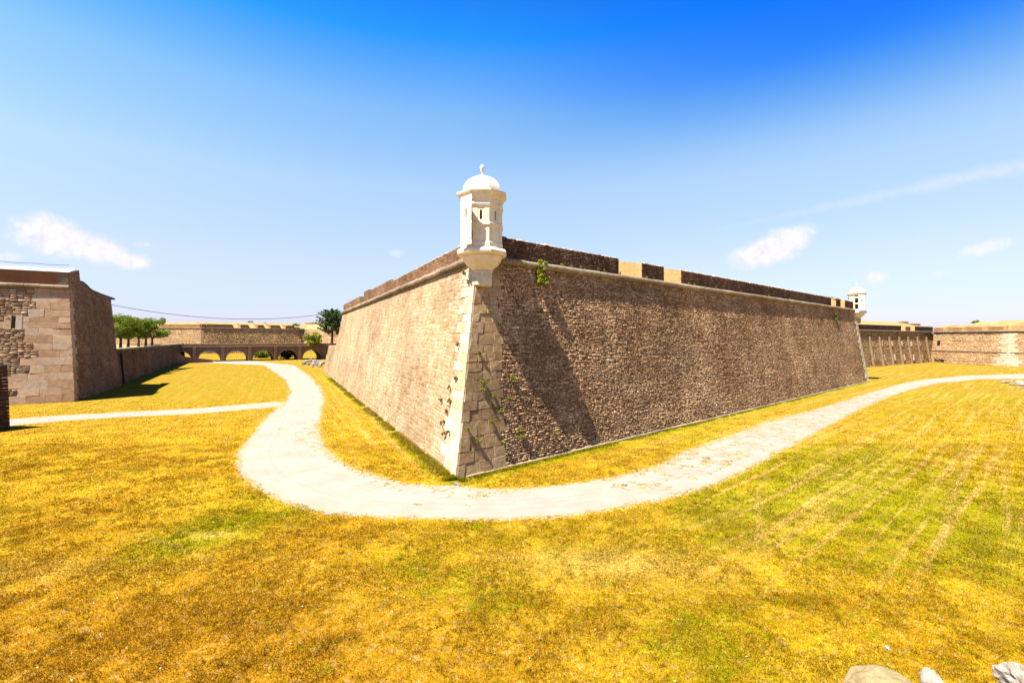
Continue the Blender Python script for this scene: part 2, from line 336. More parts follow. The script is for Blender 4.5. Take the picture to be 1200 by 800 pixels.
m, nt, b = new_mat('pale_gravel'); g = nt.nodes.new('ShaderNodeNewGeometry'); P = g.outputs['Position']
a1 = noise(nt, P, .5, 4, .6); a2 = noise(nt, P, 6, 5, .7); a3 = noise(nt, P, 40, 3, .7)
col = mixc(nt, smooth(nt, a1, .35, .7), (.43, .37, .295), (.50, .445, .37))
col = mixc(nt, smooth(nt, a2, .54, .72, 0, .45), col, (.33, .25, .15)); col = mixc(nt, smooth(nt, a3, .6, .72, 0, .5), col, (.27, .21, .14))
sd = N(nt, 'ShaderNodeAttribute', attribute_name='sd').outputs['Fac']
ed = math_(nt, 'ADD', math_(nt, 'MULTIPLY', sd, -.9), math_(nt, 'MULTIPLY', math_(nt, 'SUBTRACT', a2, .5), 2.4)); a4 = noise(nt, P, 1.8, 5, .65)
ed = math_(nt, 'ADD', ed, math_(nt, 'MULTIPLY', math_(nt, 'SUBTRACT', a4, .5), 2.2))
col = mixc(nt, smooth(nt, ed, -.55, .45, 0, .75), col, (.50, .37, .20))
cs_ = nt.nodes.new('ShaderNodeCombineXYZ'); lk(nt, math_(nt, 'MULTIPLY', sd, 3.2), cs_.inputs[0]); lk(nt, a1, cs_.inputs[1])
rut = noise(nt, cs_.outputs[0], 1.0, 3, .6); col = mixc(nt, smooth(nt, rut, .5, .64, 0, .35), col, (.36, .30, .22))
col = mixc(nt, smooth(nt, a4, .58, .72, 0, .4), col, (.40, .33, .24))
lk(nt, col, b.inputs['Base Color']); bumpit(nt, b, math_(nt, 'ADD', a2, math_(nt, 'MULTIPLY', a3, .5)), .5, .04); M['path'] = m

# ------------------------------------------------------------------ key points of the place
A0 = gp(535, 562); R0 = gp(1018, 447)
d1 = (R0-A0)/np.linalg.norm(R0-A0); n1v = np.array([d1[1], -d1[0]])
LEN1 = np.linalg.norm(R0-A0)
LE = gp(378.5, 435.5); d2 = (LE-A0)/np.linalg.norm(LE-A0); n2v = np.array([-d2[1], d2[0]])
LEN2 = np.linalg.norm(LE-A0)
ang = math.acos(float(d1@d2)); HA = math.tan(ang/2)
BAT = 0.2; ZC = 12.3                      # wall batter and height of the wall under the cordon
WB = (BAT/math.sin(ang/2))                # arris lean

# ------------------------------------------------------------------ ground
def seg_dist(x, y, P, Q):
    px, py = P; qx, qy = Q; dx, dy = qx-px, qy-py; t = np.clip(((x-px)*dx+(y-py)*dy)/(dx*dx+dy*dy), 0, 1)
    return np.hypot(x-px-t*dx, y-py-t*dy)
OUT = [(150, 425.2), (250, 425.2), (310, 428), (335, 445), (341, 460), (334, 474), (326, 479), (312, 490), (298, 510), (282, 530), (281, 545), (290, 562), (315, 577), (345, 590), (385, 600), (450, 605), (530, 607), (600, 607), (660, 604), (720, 595), (770, 585), (820, 572), (860, 555), (890, 540), (925, 522), (960, 503), (1000, 483), (1040, 465), (1070, 455), (1100, 448.5), (1150, 444), (1260, 443)]
INN = [(1260, 437.5), (1200, 437.8), (1130, 440), (1080, 445), (1050, 451), (1010, 463), (970, 476), (920, 489), (880, 502), (830, 520), (800, 532), (780, 543), (740, 555), (700, 564), (650, 570), (600, 573.5), (535, 571), (470, 567), (430, 555), (395, 540), (375, 520), (371, 500), (376, 480), (379, 465), (375, 455), (362, 440), (345, 428), (300, 423), (250, 422.4), (150, 422.4)]
def poly_sdf(x, y, P):
    d = np.full(x.shape, 1e9); ins = np.zeros(x.shape, bool); n = len(P)
    for k in range(n):
        p, q = P[k], P[(k+1) % n]; d = np.minimum(d, seg_dist(x, y, p, q))
        if p[1] != q[1]:
            c = ((p[1] > y) != (q[1] > y)) & (x < (q[0]-p[0])*(y-p[1])/(q[1]-p[1])+p[0]); ins ^= c
    return np.where(ins, d, -d)
PATHP = [gp(*p) for p in OUT+INN]
TRKP = [gp(*p) for p in [(-60, 496), (60, 487.5), (140, 483), (230, 478.5), (325, 470.5), (331, 474), (318, 477), (230, 484.5), (140, 488.5), (60, 494), (-60, 505)]]
GREEN = [(gp(225, 632), 1.3, .85), (gp(180, 648), 1.3, .6), (gp(270, 612), 1.8, .7), (gp(330, 590), 2.0, .55), (gp(560, 690), 1.2, .7), (gp(470, 660), 1.2, .5),
         (gp(1090, 620), 3.5, .9), (gp(960, 560), 5, .7), (gp(1060, 560), 5, .5), (gp(900, 620), 3, .6), (gp(1170, 470), 9, .5),
         (gp(820, 760), 1.4, .7), (gp(1000, 520), 7, .6), (gp(850, 600), 3, .6), (gp(150, 700), 1.5, .35), (gp(60, 660), 2, .2),
         (gp(250, 455), 16, .45), (gp(540, 596+30), 2.5, .35), (gp(410, 560), 3, .3), (gp(720, 640), 2, .3)]
BARE = [(gp(250, 626), .32, .7), (gp(700, 655), 1.0, .35), (gp(735, 665), 1.1, .35), (gp(60, 668), .8, .25)]
# single cart lines in the meadow (pixel polylines of the photograph, laid on the ground)
LINES = [[(888, 640), (889, 600), (887, 575), (898, 558)], [(1102, 640), (1108, 608), (1120, 575), (1128, 552)], [(942, 592), (965, 570), (1010, 540), (1060, 508)],
         [(960, 612), (985, 590), (1020, 560), (1060, 524), (1100, 494)], [(925, 566), (970, 540), (1030, 512), (1090, 480)], [(1005, 590), (1035, 565), (1055, 546)],
         [(800, 620), (850, 604), (887, 594)], [(1070, 600), (1100, 568), (1113, 540)], [(800, 650), (850, 636), (900, 614)], [(160, 625), (205, 640), (245, 655)], [(1180, 620), (1178, 560), (1172, 500)],
         [(455, 505), (430, 480), (400, 450)], [(440, 520), (410, 490), (388, 455)], [(470, 530), (440, 492), (408, 455)], [(560, 655), (640, 652)]]
LINES = [[gp(*p) for p in L] for L in LINES]
SUNK = {}
def ground_attrs(x, y, ps=None):
    if ps is None: ps = np.maximum(poly_sdf(x, y, PATHP), poly_sdf(x, y, TRKP))
    gr = np.zeros_like(x); dry = np.zeros_like(x)
    for (c, r, a) in GREEN: gr += a*np.exp(-((x-c[0])**2+((y-c[1])*.9)**2)/(2*r*r))
    for (c, r, a) in BARE: dry += a*np.exp(-(((x-c[0])*.55)**2+((y-c[1])*1.5)**2)/(2*r*r))
    wob = (fbm(x, y, .8, 2)-.5)*.3
    for L in LINES:
        dm = np.full_like(x, 1e9)
        for p, q in zip(L[:-1], L[1:]): dm = np.minimum(dm, seg_dist(x, y, p, q))
        dry += .42*np.exp(-((dm+wob)/.13)**2)
    gr += .12*np.clip((x-2)/20, -1, 1)
    D1 = seg_dist(x, y, A0, A0+d1*400); D2 = seg_dist(x, y, A0, A0+d2*400); s = np.minimum(D1, D2)
    wd = np.minimum(seg_dist(x, y, A0, A0+d1*(LEN1+.3)), seg_dist(x, y, A0, LE))
    u1 = (x-A0[0])*d1[0]+(y-A0[1])*d1[1]; u2 = (x-A0[0])*d2[0]+(y-A0[1])*d2[1]
    w = np.clip((D2-D1)/6+.5, 0, 1); tt = u1*w-u2*(1-w)
    trk = np.stack([s*2.6+(fbm(x,y,.12,2)-.5)*1.6*(x > 0), tt*.05, np.zeros_like(s)], -1)
    sa = .10+.9*np.clip((x-3)/10, 0, 1)*np.clip((y-13)/6, 0, 1)+.32*np.clip((y-30)/10, 0, 1)*(x < 3)+.45*((s < 7) & (x < 0) & (y > 26))
    fg = np.clip((20-y)/8, 0, 1)*np.clip((7-x)/14, 0, 1)
    far = np.clip((y-34)/30, 0, 1)
    worn = np.clip(1+ps/.9, 0, 1)
    return dict(worn=worn, fg=fg, far=far, sa=np.clip(sa, 0, 1), gr=gr, dry=np.clip(dry, 0, 1), wd=wd, trk=trk)
def geo(a, b, n): return list(np.geomspace(a, b, n))
xs = np.array([-v for v in geo(95, 6000, 22)][::-1]+list(np.arange(-94, 160, 1.0))+geo(160, 6000, 20))
ys = np.array([-v for v in geo(3, 3000, 14)][::-1]+list(np.arange(0, 8, 2.0))+list(np.arange(8, 40, .5))+list(np.arange(40, 180, 1.0))+geo(180, 7000, 26))
def dense(lo, hi, st, arr): return np.unique(np.concatenate([arr[(arr < lo) | (arr > hi)], np.arange(lo, hi+st/2, st)]))
xs = dense(-24, 32, .14, xs); ys = dense(9, 34, .14, ys)
GX, GY = np.meshgrid(xs, ys); nx, ny = len(xs), len(ys)
i = np.arange(nx-1)[None, :]+np.arange(ny-1)[:, None]*nx
Q = np.stack([i, i+1, i+1+nx, i+nx], -1).reshape(-1, 4)
x, y = GX.ravel(), GY.ravel()
me = mesh_np('ground', np.stack([x, y, np.zeros_like(x)], -1), Q, ground_attrs(x, y), M['ground'])
link('ground', me, kind='structure')

# ------------------------------------------------------------------ paths
def keep_path(x, y, P=PATHP, amp=1.0):
    s = poly_sdf(x, y, P)
    inner = seg_dist(x, y, gp(372, 500), gp(535, 571)) < 3.0
    inner |= seg_dist(x, y, gp(740, 555), gp(1010, 463)) < 3.0
    a = np.where(inner, 1.1, .5)*amp
    n = (fbm(x, y, .45, 2)-.5)*1.1+(fbm(x, y, 1.7, 3)-.5)*.9+(fbm(x+50, y, 7, 2)-.5)*1.1
    holes = (fbm(x+9, y+3, 2.3, 4) > np.where(x > 5, .585, .64)) & (s < np.where(x > 5, 2.0, 1.6)) & inner
    return (s+a*n > 0) & ~(holes & (amp > .7))
def cells(x0, x1, y0, y1, c, fn):
    gx = np.arange(x0, x1, c); gy = np.arange(y0, y1-1e-6, c); X, Y = np.meshgrid(gx, gy); k = fn(X+c/2, Y+c/2)
    X, Y = X[k], Y[k]; n = len(X); V = np.zeros((n, 4, 3)); V[:, 0, 0] = V[:, 3, 0] = X; V[:, 1, 0] = V[:, 2, 0] = X+c
    V[:, 0, 1] = V[:, 1, 1] = Y; V[:, 2, 1] = V[:, 3, 1] = Y+c
    return V.reshape(-1, 3)
def path_object(name, zones, fn, z):
    V = np.concatenate([cells(*zz, fn) for zz in zones]); V[:, 2] = z
    # soften the stair-stepped rim with a small deterministic shift of every corner
    h = lambda a, b: (np.sin(a*12.9898+b*78.233)*43758.5453) % 1-.5
    a, b = np.round(V[:, 0], 3), np.round(V[:, 1], 3); c = np.where(V[:, 1] < 34, .05, .10)
    V[:, 0] += h(a, b)*c*.8; V[:, 1] += h(b, a+3)*c*.8
    Q = np.arange(len(V)).reshape(-1, 4)
    sd = np.maximum(poly_sdf(V[:, 0], V[:, 1], PATHP), poly_sdf(V[:, 0], V[:, 1], TRKP))
    return link(name, mesh_np(name, V, Q, {'sd': sd}, M['path']), kind='structure')
path_object('path', [(-28, 26, 18, 36, .06), (-40, 66, 36, 66, .12), (-130, 170, 66, 168, .3)], keep_path, .008)
path_object('cart_track', [(-66, -15, 36, 66, .12)], lambda x, y: keep_path(x, y, TRKP, .6) & ~keep_path(x, y), .004)

# ------------------------------------------------------------------ masonry
class Face:
    """a battered wall face: u along the wall from P, z up, off outwards"""
    def __init__(s, P, d, n, bat, z0=0.0):
        s.P = np.array(P, float); s.d = np.array(d, float)/np.linalg.norm(d); s.n = np.array(n, float)/np.linalg.norm(n); s.b = bat; s.z0 = z0
    def pos(s, u, z, off=0.0):
        u, z, off = np.broadcast_arrays(np.asarray(u, float), np.asarray(z, float), np.asarray(off, float))
        xy = s.P+u[..., None]*s.d+(off-s.b*(z-s.z0))[..., None]*s.n
        return np.concatenate([xy, z[..., None]], -1)
    def hit(s, px, py):
        r = np.array([(px-CX)/F, 1, (HY-py)/F]); N3 = np.array([s.n[0], s.n[1], s.b]); o = np.array([0, 0, CAMZ])
        P3 = np.array([*s.P, s.z0]); t = ((P3-o)@N3)/(r@N3); q = o+r*t
        return float((q[:2]-s.P)@s.d), float(q[2])
def rows(u0f, u1f, z0, z1, h, w, hj=.35, wj=.5, umin=0, umax=0):
    """irregular courses: array of cells (u0,u1,z0,z1)"""
    out = []; z = z0
    while z < z1-1e-3:
        hh = h*(1+rng.uniform(-hj, hj)); zt = min(z+hh, z1)
        if z1-zt < h*.4: zt = z1
        a, b = u0f((z+zt)/2), u1f((z+zt)/2)
        if b-a > w*.5:
            n = max(1, int((b-a)/w)); ws = 1+rng.uniform(-wj, wj, n); e = a+np.concatenate([[0], np.cumsum(ws)/ws.sum()])*(b-a)
            out.append(np.stack([e[:-1], e[1:], np.full(n, z), np.full(n, zt)], -1))
        z = zt
    return np.concatenate(out)
def rubble(u0f, u1f, z0, z1, h, w, hj=.35, wj=.5, pw=(2.5, 6.0)):
    """coursed rubble whose courses break every few metres"""
    out = []; umax = max(u1f(z0), u1f(z1)); umin = min(u0f(z0), u0f(z1)); e = umin; edges = [e]
    while e < umax: e += rng.uniform(*pw); edges.append(e)
    for a, b in zip(edges[:-1], edges[1:]):
        ph = rng.uniform(-1, 1); sa_, sb_ = rng.uniform(-.05, .05, 2)
        z = z0-rng.uniform(0, h*.8)
        while z < z1-1e-3:
            hh = h*(1+rng.uniform(-hj, hj)); zt = z+hh; c0, c1 = max(z, z0), min(zt, z1)
            if c1-c0 > h*.3:
                zm = (c0+c1)/2; ua, ub = max(a+rng.uniform(-.3, .3)*w*0+ph*0, u0f(zm)), min(b, u1f(zm))
                if ub-ua > w*.35:
                    n = max(1, int(round((ub-ua)/w))); ws = 1+rng.uniform(-wj, wj, n); ee = ua+np.concatenate([[0], np.cumsum(ws)/ws.sum()])*(ub-ua)
                    out.append(np.stack([ee[:-1], ee[1:], np.full(n, c0), np.full(n, c1)], -1))
            z = zt
    c = np.concatenate(out)
    # now and then two neighbours in a course become one long stone
    keep = np.ones(len(c), bool); m = rng.random(len(c)) < .10
    for k in np.nonzero(m)[0]:
        if k+1 < len(c) and keep[k] and keep[k+1] and abs(c[k, 1]-c[k+1, 0]) < 1e-6 and c[k, 2] == c[k+1, 2]:
            c[k, 1] = c[k+1, 1]; keep[k+1] = False
    c = c[keep]; wv = lambda u: .045*np.sin(u*1.3)+.03*np.sin(u*3.1+1)
    sft = wv((c[:, 0]+c[:, 1])/2)*np.clip((c[:, 2]-z0)/.6, 0, 1)*np.clip((z1-c[:, 3])/.6, 0, 1); c[:, 2] += sft; c[:, 3] += sft
    return c
def stone_field(face, cells_, prot=.03, pj=.03, gap=.012, jit=.02, back=-.03, bev=.03):
    n = len(cells_); u0, u1, z0, z1 = cells_.T
    g = np.minimum(gap, (u1-u0)*.12)
    bev_u = np.minimum(bev, (u1-u0)*.2); bev_z = np.minimum(bev, (z1-z0)*.2)
    J = lambda: rng.uniform(-jit, jit, n)
    cu = [u0+g, u1-g, u1-g, u0+g]; cz = [z0+g, z0+g, z1-g, z1-g]
    su = [1, -1, -1, 1]; sz = [1, 1, -1, -1]
    V = np.zeros((n, 8, 3)); pr = prot+rng.uniform(-pj, pj, n); tu = rng.uniform(-pj, pj, n)*.5; tz = rng.uniform(-pj, pj, n)*.5
    for k in range(4):
        ju, jz = J(), J()
        uu, zz = cu[k]+ju, cz[k]+jz
        V[:, k] = face.pos(uu, zz, back)
        V[:, 4+k] = face.pos(uu+su[k]*bev_u, zz+sz[k]*bev_z, np.maximum(pr+tu*su[k]+tz*sz[k], back+.012))
    base = np.arange(n)[:, None]*8
    fq = [(4, 5, 6, 7), (0, 1, 5, 4), (1, 2, 6, 5), (2, 3, 7, 6), (3, 0, 4, 7)]
    Q = np.concatenate([base+np.array(f) for f in fq])
    return V.reshape(-1, 3), Q, np.repeat(rng.random(n), 8)
def join_fields(fields):
    V, Q, R = [], [], []; k = 0
    for v, q, r in fields: V.append(v); Q.append(q+k); R.append(r); k += len(v)
    return np.concatenate(V), np.concatenate(Q), np.concatenate(R)
def orient(V, Q, face):
    a = V[Q[0]]; nn = np.cross(a[1]-a[0], a[2]-a[1]); return Q if nn@np.array([*face.n, face.b]) > 0 else Q[:, ::-1]
def stones(name, parent, mat, face, cells_, **kw):
    V, Q, R = stone_field(face, cells_, **kw); Q = orient(V, Q, face)
    return link(name, mesh_np(name, V, Q, {'rnd': R}, mat), parent, kind='stuff')
def block_mesh(name, face, u0, u1, z0, z1, off=.04, depth=.35, gap=.012, bev=.025, mat=None, jit=.01):
    """one dressed block as a closed bevelled solid"""
    u0 += gap; u1 -= gap; z0 += gap*.7; z1 -= gap*.7
    j = lambda: random.uniform(-jit, jit)
    pts = []
    for off_ in (-depth, off):
        for (u, z) in ((u0, z0), (u1, z0), (u1, z1), (u0, z1)): pts.append(face.pos(u+j(), z+j(), off_+(j() if off_ > 0 else 0)))
    bm = bmesh.new(); vs = [bm.verts.new(p) for p in pts]
    for f in [(0, 1, 2, 3), (4, 5, 6, 7), (0, 1, 5, 4), (1, 2, 6, 5), (2, 3, 7, 6), (3, 0, 4, 7)]: bm.faces.new([vs[i] for i in f])
    bmesh.ops.recalc_face_normals(bm, faces=bm.faces)
    front = [e for e in bm.edges if sum(v in vs[4:] for v in e.verts) == 2]
    bmesh.ops.bevel(bm, geom=front, offset=bev, segments=1, affect='EDGES')
    me = bpy.data.meshes.new(name); bm.to_mesh(me); bm.free()
    if mat: me.materials.append(mat)
    return me

def leaf_cloud(centers, radii, n, size, flat=1.0, up=0.0):
    """n leaf quads spread through blobs"""
    centers = np.array(centers, float); radii = np.array(radii, float)
    w = radii**2; idx = rng.choice(len(centers), n, p=w/w.sum())
    v = rng.normal(size=(n, 3)); v /= np.linalg.norm(v, axis=1)[:, None]
    r = radii[idx]*(rng.random(n)**.4)
    c = centers[idx]+v*r[:, None]*np.array([1, 1, flat])
    a = rng.normal(size=(n, 3)); a[:, 2] = a[:, 2]*.6+up; a /= np.linalg.norm(a, axis=1)[:, None]
    b_ = np.cross(a, v+rng.normal(size=(n, 3))*.6); b_ /= (np.linalg.norm(b_, axis=1)[:, None]+1e-9)
    s = size*rng.uniform(.6, 1.4, n)[:, None]
    V = np.stack([c-a*s, c+b_*s*.45, c+a*s, c-b_*s*.45], 1)
    return V.reshape(-1, 3), np.arange(4*n).reshape(-1, 4), np.repeat(rng.random(n), 4)
# ============================ MAIN BASTION ============================
bast = thing('bastion', 'huge sharp-cornered stone bastion with sloping walls in the middle of the dry ditch', 'bastion', (A0[0], A0[1], 0))
LTOP = gp(405, 366, ZC+.15)               # far end of the cordon on the sunlit side
uL = float((LTOP-A0)@d2)-0.0
Lb = A0+d2*(uL+.6)                        # base of the far left corner of the full-height wall
Fk = np.array([72.5, 110.0]); Bk = np.array([18., 132.]); Bl = np.array([-22., 118.])
BP = [A0, R0, Fk, Bk, Bl, Lb]
core, BT = prism('wall_core', BP, -0.5, ZC+.05, [BAT, .1, .1, .1, .1, BAT], M['mortar_dark'])
# base polygon is given at z=0: shift so that the batter passes through it at z=0
def prism0(name, P, z1, bats, mat):
    T = offset_poly(P, [b*z1 for b in bats]); n = len(P)
    V = [(*p, 0) for p in P]+[(*p, z1) for p in T]
    Fs = [tuple(range(n-1, -1, -1)), tuple(range(n, 2*n))]+[(i, (i+1) % n, n+(i+1) % n, n+i) for i in range(n)]
    return mesh_py(name, V, Fs, mat), T
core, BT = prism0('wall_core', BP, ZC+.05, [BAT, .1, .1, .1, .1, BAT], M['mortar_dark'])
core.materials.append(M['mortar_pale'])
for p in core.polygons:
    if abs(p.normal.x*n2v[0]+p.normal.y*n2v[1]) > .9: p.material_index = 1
link('wall_core', core, bast)
f1 = Face(A0, d1, n1v, BAT); f2 = Face(A0, d2, n2v, BAT)
u0z = lambda z: BAT*z/HA
w1 = float((BT[1]-BT[0])@d1); endR = lambda z: LEN1+(w1+u0z(ZC+.05)-LEN1)*z/(ZC+.05)
tL = float((BT[5]-A0)@d2); endL = lambda z: (uL+.6)+(tL-(uL+.6))*z/(ZC+.05)
# courses of the dressed corner
courses = []; z = 0.0
while z < ZC-.15:
    h = random.choice([.5, .56, .62, .68]) if z > 3 else random.choice([.6, .72, .8])
    courses.append((z, min(z+h, ZC-.12))); z += h
LR = [max(1.5, 3.35-.13*z0+random.uniform(-.3, .3)) for (z0, z1) in courses]
LLq = [(2.3 if k % 2 else 1.6)+random.uniform(-.15, .25)+(.5 if courses[k][0] < 4 else 0) for k in range(len(courses))]
def course_of(z):
    for k, (a, b) in enumerate(courses):
        if z < b: return k
    return len(courses)-1
cR = rubble(lambda z: u0z(z)+LR[course_of(z)], endR, 0.02, ZC-.1, .122, .20, .48, .6)
stones('rubble_masonry', bast, M['rubble_right'], f1, cR, prot=.02, pj=.022, gap=.006, jit=.022, back=-.02, bev=.025)
cL = rubble(lambda z: u0z(z)+LLq[course_of(z)], endL, 0.02, ZC-.1, .27, .37, .42, .55)
# a few holes (putlog holes, lost stones)
def drop_holes(c, nh):
    idx = rng.choice(len(c), nh, replace=False); return np.delete(c, idx, 0)
cL = drop_holes(cL, 130)
stones('rubble_masonry', bast, M['rubble_left'], f2, cL, prot=.006, pj=.010, gap=.004, jit=.026, back=-.008, bev=.03)
# quoins: corner blocks wrap both faces, every one a part
def corner_block(z0, z1, a, b):
    g = .008; off = .045; bm = bmesh.new(); rings = []
    for z in (z0+g, z1-g):
        tq = off*(1-float(n1v@n2v))/float(d1@n2v)
        Aq = f1.pos(u0z(z)+tq, z, off); R1 = f1.pos(u0z(z)+a-.012, z, off); R2 = f1.pos(u0z(z)+a-.012, z, -.4)
        L1 = f2.pos(u0z(z)+b-.012, z, off); L2 = f2.pos(u0z(z)+b-.012, z, -.4); I = f1.pos(u0z(z)+1.0, z, -.4)*.5+f2.pos(u0z(z)+1.0, z, -.4)*.5
        rings.append([bm.verts.new(p) for p in (Aq, R1, R2, I, L2, L1)])
    for k in range(6): bm.faces.new([rings[0][k], rings[0][(k+1) % 6], rings[1][(k+1) % 6], rings[1][k]])
    bm.faces.new(rings[1]); bm.faces.new(rings[0][::-1]); bmesh.ops.recalc_face_normals(bm, faces=bm.faces)
    ar = [e for e in bm.edges if set(e.verts) == {rings[0][0], rings[1][0]}]
    bmesh.ops.bevel(bm, geom=ar, offset=random.uniform(.06, .10), segments=2, affect='EDGES')
    for v in bm.verts: v.co += Vector([random.uniform(-.016, .016) for _ in range(3)])
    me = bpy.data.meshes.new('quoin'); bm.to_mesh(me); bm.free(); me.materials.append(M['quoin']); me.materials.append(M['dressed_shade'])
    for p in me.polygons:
        if p.normal.x*n1v[0]+p.normal.y*n1v[1] > .95: p.material_index = 1  # right-hand faces take the darker copy with shade in its colour
    return me
for k, (z0, z1) in enumerate(courses):
    a = .55+(.45 if k % 2 else 0)+random.uniform(-.1, .15); b = min(LLq[k], .6+(0 if k % 2 else .4)+random.uniform(-.1, .1))
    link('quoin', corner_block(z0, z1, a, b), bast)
    # further dressed stones on the shaded face
    u = a; total = LR[k]; 
    while u < total-.05:
        w = random.uniform(.55, 1.25); e = u+w
        if total-e < .4: e = total
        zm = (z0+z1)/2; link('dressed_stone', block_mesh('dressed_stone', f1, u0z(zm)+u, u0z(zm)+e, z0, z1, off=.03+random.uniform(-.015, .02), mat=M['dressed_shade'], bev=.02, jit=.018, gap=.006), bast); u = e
    u = b; total = LLq[k]
    while u < total-.05:
        w = random.uniform(.45, .9); e = u+w
        if total-e < .35: e = total
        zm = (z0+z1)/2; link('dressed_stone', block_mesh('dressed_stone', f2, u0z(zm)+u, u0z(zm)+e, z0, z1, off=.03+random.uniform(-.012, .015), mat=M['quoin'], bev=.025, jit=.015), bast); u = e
# quoins of the far right shoulder (seen as a pale edge)
for k, (z0, z1) in enumerate(courses):
    zm = (z0+z1)/2; w = 1.6 if k % 2 else 1.0
    link('dressed_stone', block_mesh('dressed_stone', f1, endR(zm)-w, endR(zm)+.05, z0, z1, off=.06, mat=M['quoin'], bev=.03), bast)
# cordon: half-round moulded stones along both faces, every one a part (shared mesh)
def cordon_mesh(L):
    prof = [(-.12, -.24)]+[(.12+.23*math.cos(t), .23*math.sin(t)) for t in np.linspace(-PI/2, PI/2, 7)]+[(-.12, .24)]
    n = len(prof); V = []
    for u in (.012, L-.012):
        for (o, zz) in prof: V.append((u, -o, zz))
    Fs = [(k, k+1, n+k+1, n+k) for k in range(n-1)]+[tuple(range(n))[::-1], tuple(range(n, 2*n))]
    return fix_normals(mesh_py('cordon_stone', V, Fs, M['cordon']))
CL = 1.3; cm = cordon_mesh(CL)
def lay_cordon(parent, P, d, n, zc, length, me=None, L=CL, start=0.0):
    flip = (d[0]*n[1]-d[1]*n[0]) > 0; rz = math.atan2(d[1], d[0]); k = 0; u = start
    while u < length-.2:
        o = bpy.data.objects.new('cordon_stone', me or cm); C.objects.link(o); o.parent = parent
        q = P+d*(u+L if flip else u)
        o.location = Vector((q[0]+random.uniform(-.012, .012), q[1]+random.uniform(-.012, .012), zc+random.uniform(-.02, .02)))-parent.location
        o.rotation_euler = (0, 0, rz+(PI if flip else 0)); u += L; k += 1
at = BT[0]
lay_cordon(bast, at, d1, n1v, ZC+.12, w1)
lay_cordon(bast, at, d2, n2v, ZC+.12, float((BT[5]-at)@d2))
# footing: pale kerb course along the foot of the shaded face
u = .6
while u < LEN1-.3:
    w = random.uniform(1.2, 2.2); w = min(w, LEN1-u)
    me = block_mesh('footing_stone', Face(A0, d1, n1v, 0), u, u+w, -.15, .13+random.uniform(-.03, .03), off=.16+random.uniform(-.03, .03), depth=.1, mat=M['coping_obj'], bev=.04, jit=.02)
    link('footing_stone', me, bast); u += w
# parapet
PB = ZC+.05; PH1 = 1.62; PH2 = 1.35
lineP1 = at+n1v*(-.08); lineP2 = at+n2v*(-.08)
def u_on(P, d, px):
    r = (px-CX)/F; return float((r*P[1]-P[0])/(d[0]-r*d[1]))
def merlon(name, P, d, n, u0, u1, ztop, depth=5.0, fl0=0, fl1=0, mat='brick_dark', side='cheek', z0=PB-.02, rise=.25):
    q = lambda u, v: P+d*u-n*v
    pl = [q(u0, 0), q(u1, 0), q(u1+fl1, depth), q(u0-fl0, depth)]
    V = [(*p, z0) for p in pl]+[(*pl[0], ztop), (*pl[1], ztop), (*pl[2], ztop+rise), (*pl[3], ztop+rise)]
    Fs = [(0, 1, 5, 4), (1, 2, 6, 5), (2, 3, 7, 6), (3, 0, 4, 7), (4, 5, 6, 7), (3, 2, 1, 0)]
    me = mesh_py(name, V, Fs, M[mat]); me.materials.append(M[side]); me.materials.append(M['earth'])
    fix_normals(me); me.polygons[1].material_index = 1; me.polygons[3].material_index = 1; me.polygons[4].material_index = 2
    return me
m, nt, b = new_mat('dry_earth_top'); g = nt.nodes.new('ShaderNodeNewGeometry'); P = g.outputs['Position']
q1 = noise(nt, P, .4, 4, .6); q2 = noise(nt, P, 5, 4, .7)
col = mixc(nt, smooth(nt, q1, .4, .6), (.50, .38, .20), (.38, .31, .10)); col = mixc(nt, smooth(nt, q2, .5, .7, 0, .5), col, (.30, .18, .07)); lk(nt, col, b.inputs['Base Color']); M['earth'] = m
bumpit(nt, b, q2, .5, .1)
e1 = [u_on(lineP1, d1, p) for p in (725, 752, 778, 798, 974, 979.5, 985, 990)]
L1p = float((BT[1]-at)@d1)-.1
ms = [(-.3, e1[0]), (e1[1], e1[2]), (e1[3], e1[4]), (e1[5], e1[6]), (e1[7], L1p)]
for (a, b_) in ms:
    zt = PB+PH1
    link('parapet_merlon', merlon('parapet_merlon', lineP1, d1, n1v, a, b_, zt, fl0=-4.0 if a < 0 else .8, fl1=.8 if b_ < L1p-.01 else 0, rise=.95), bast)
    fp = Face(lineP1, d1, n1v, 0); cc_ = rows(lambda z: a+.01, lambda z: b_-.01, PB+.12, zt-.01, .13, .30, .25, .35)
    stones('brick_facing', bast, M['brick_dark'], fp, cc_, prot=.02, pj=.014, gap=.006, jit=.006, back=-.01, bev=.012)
e2 = [u_on(lineP2, d2, p) for p in (458, 434, 431.5, 426.5, 421)]
L2p = float((BT[5]-at)@d2)-.1
for (a, b_, hh) in [(.3, e2[0], PH2), (e2[0]+.01, e2[1], PH2+.28), (e2[2], e2[3], PH2+.55), (e2[4], L2p, PH2+.25)]:
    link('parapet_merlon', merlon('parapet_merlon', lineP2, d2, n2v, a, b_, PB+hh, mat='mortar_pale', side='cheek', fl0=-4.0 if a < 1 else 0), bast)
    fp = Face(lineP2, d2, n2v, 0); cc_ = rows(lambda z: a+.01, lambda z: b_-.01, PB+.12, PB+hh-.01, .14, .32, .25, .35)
    stones('brick_facing', bast, M['brick'], fp, cc_, prot=.02, pj=.012, gap=.006, jit=.006, back=-.01, bev=.012)
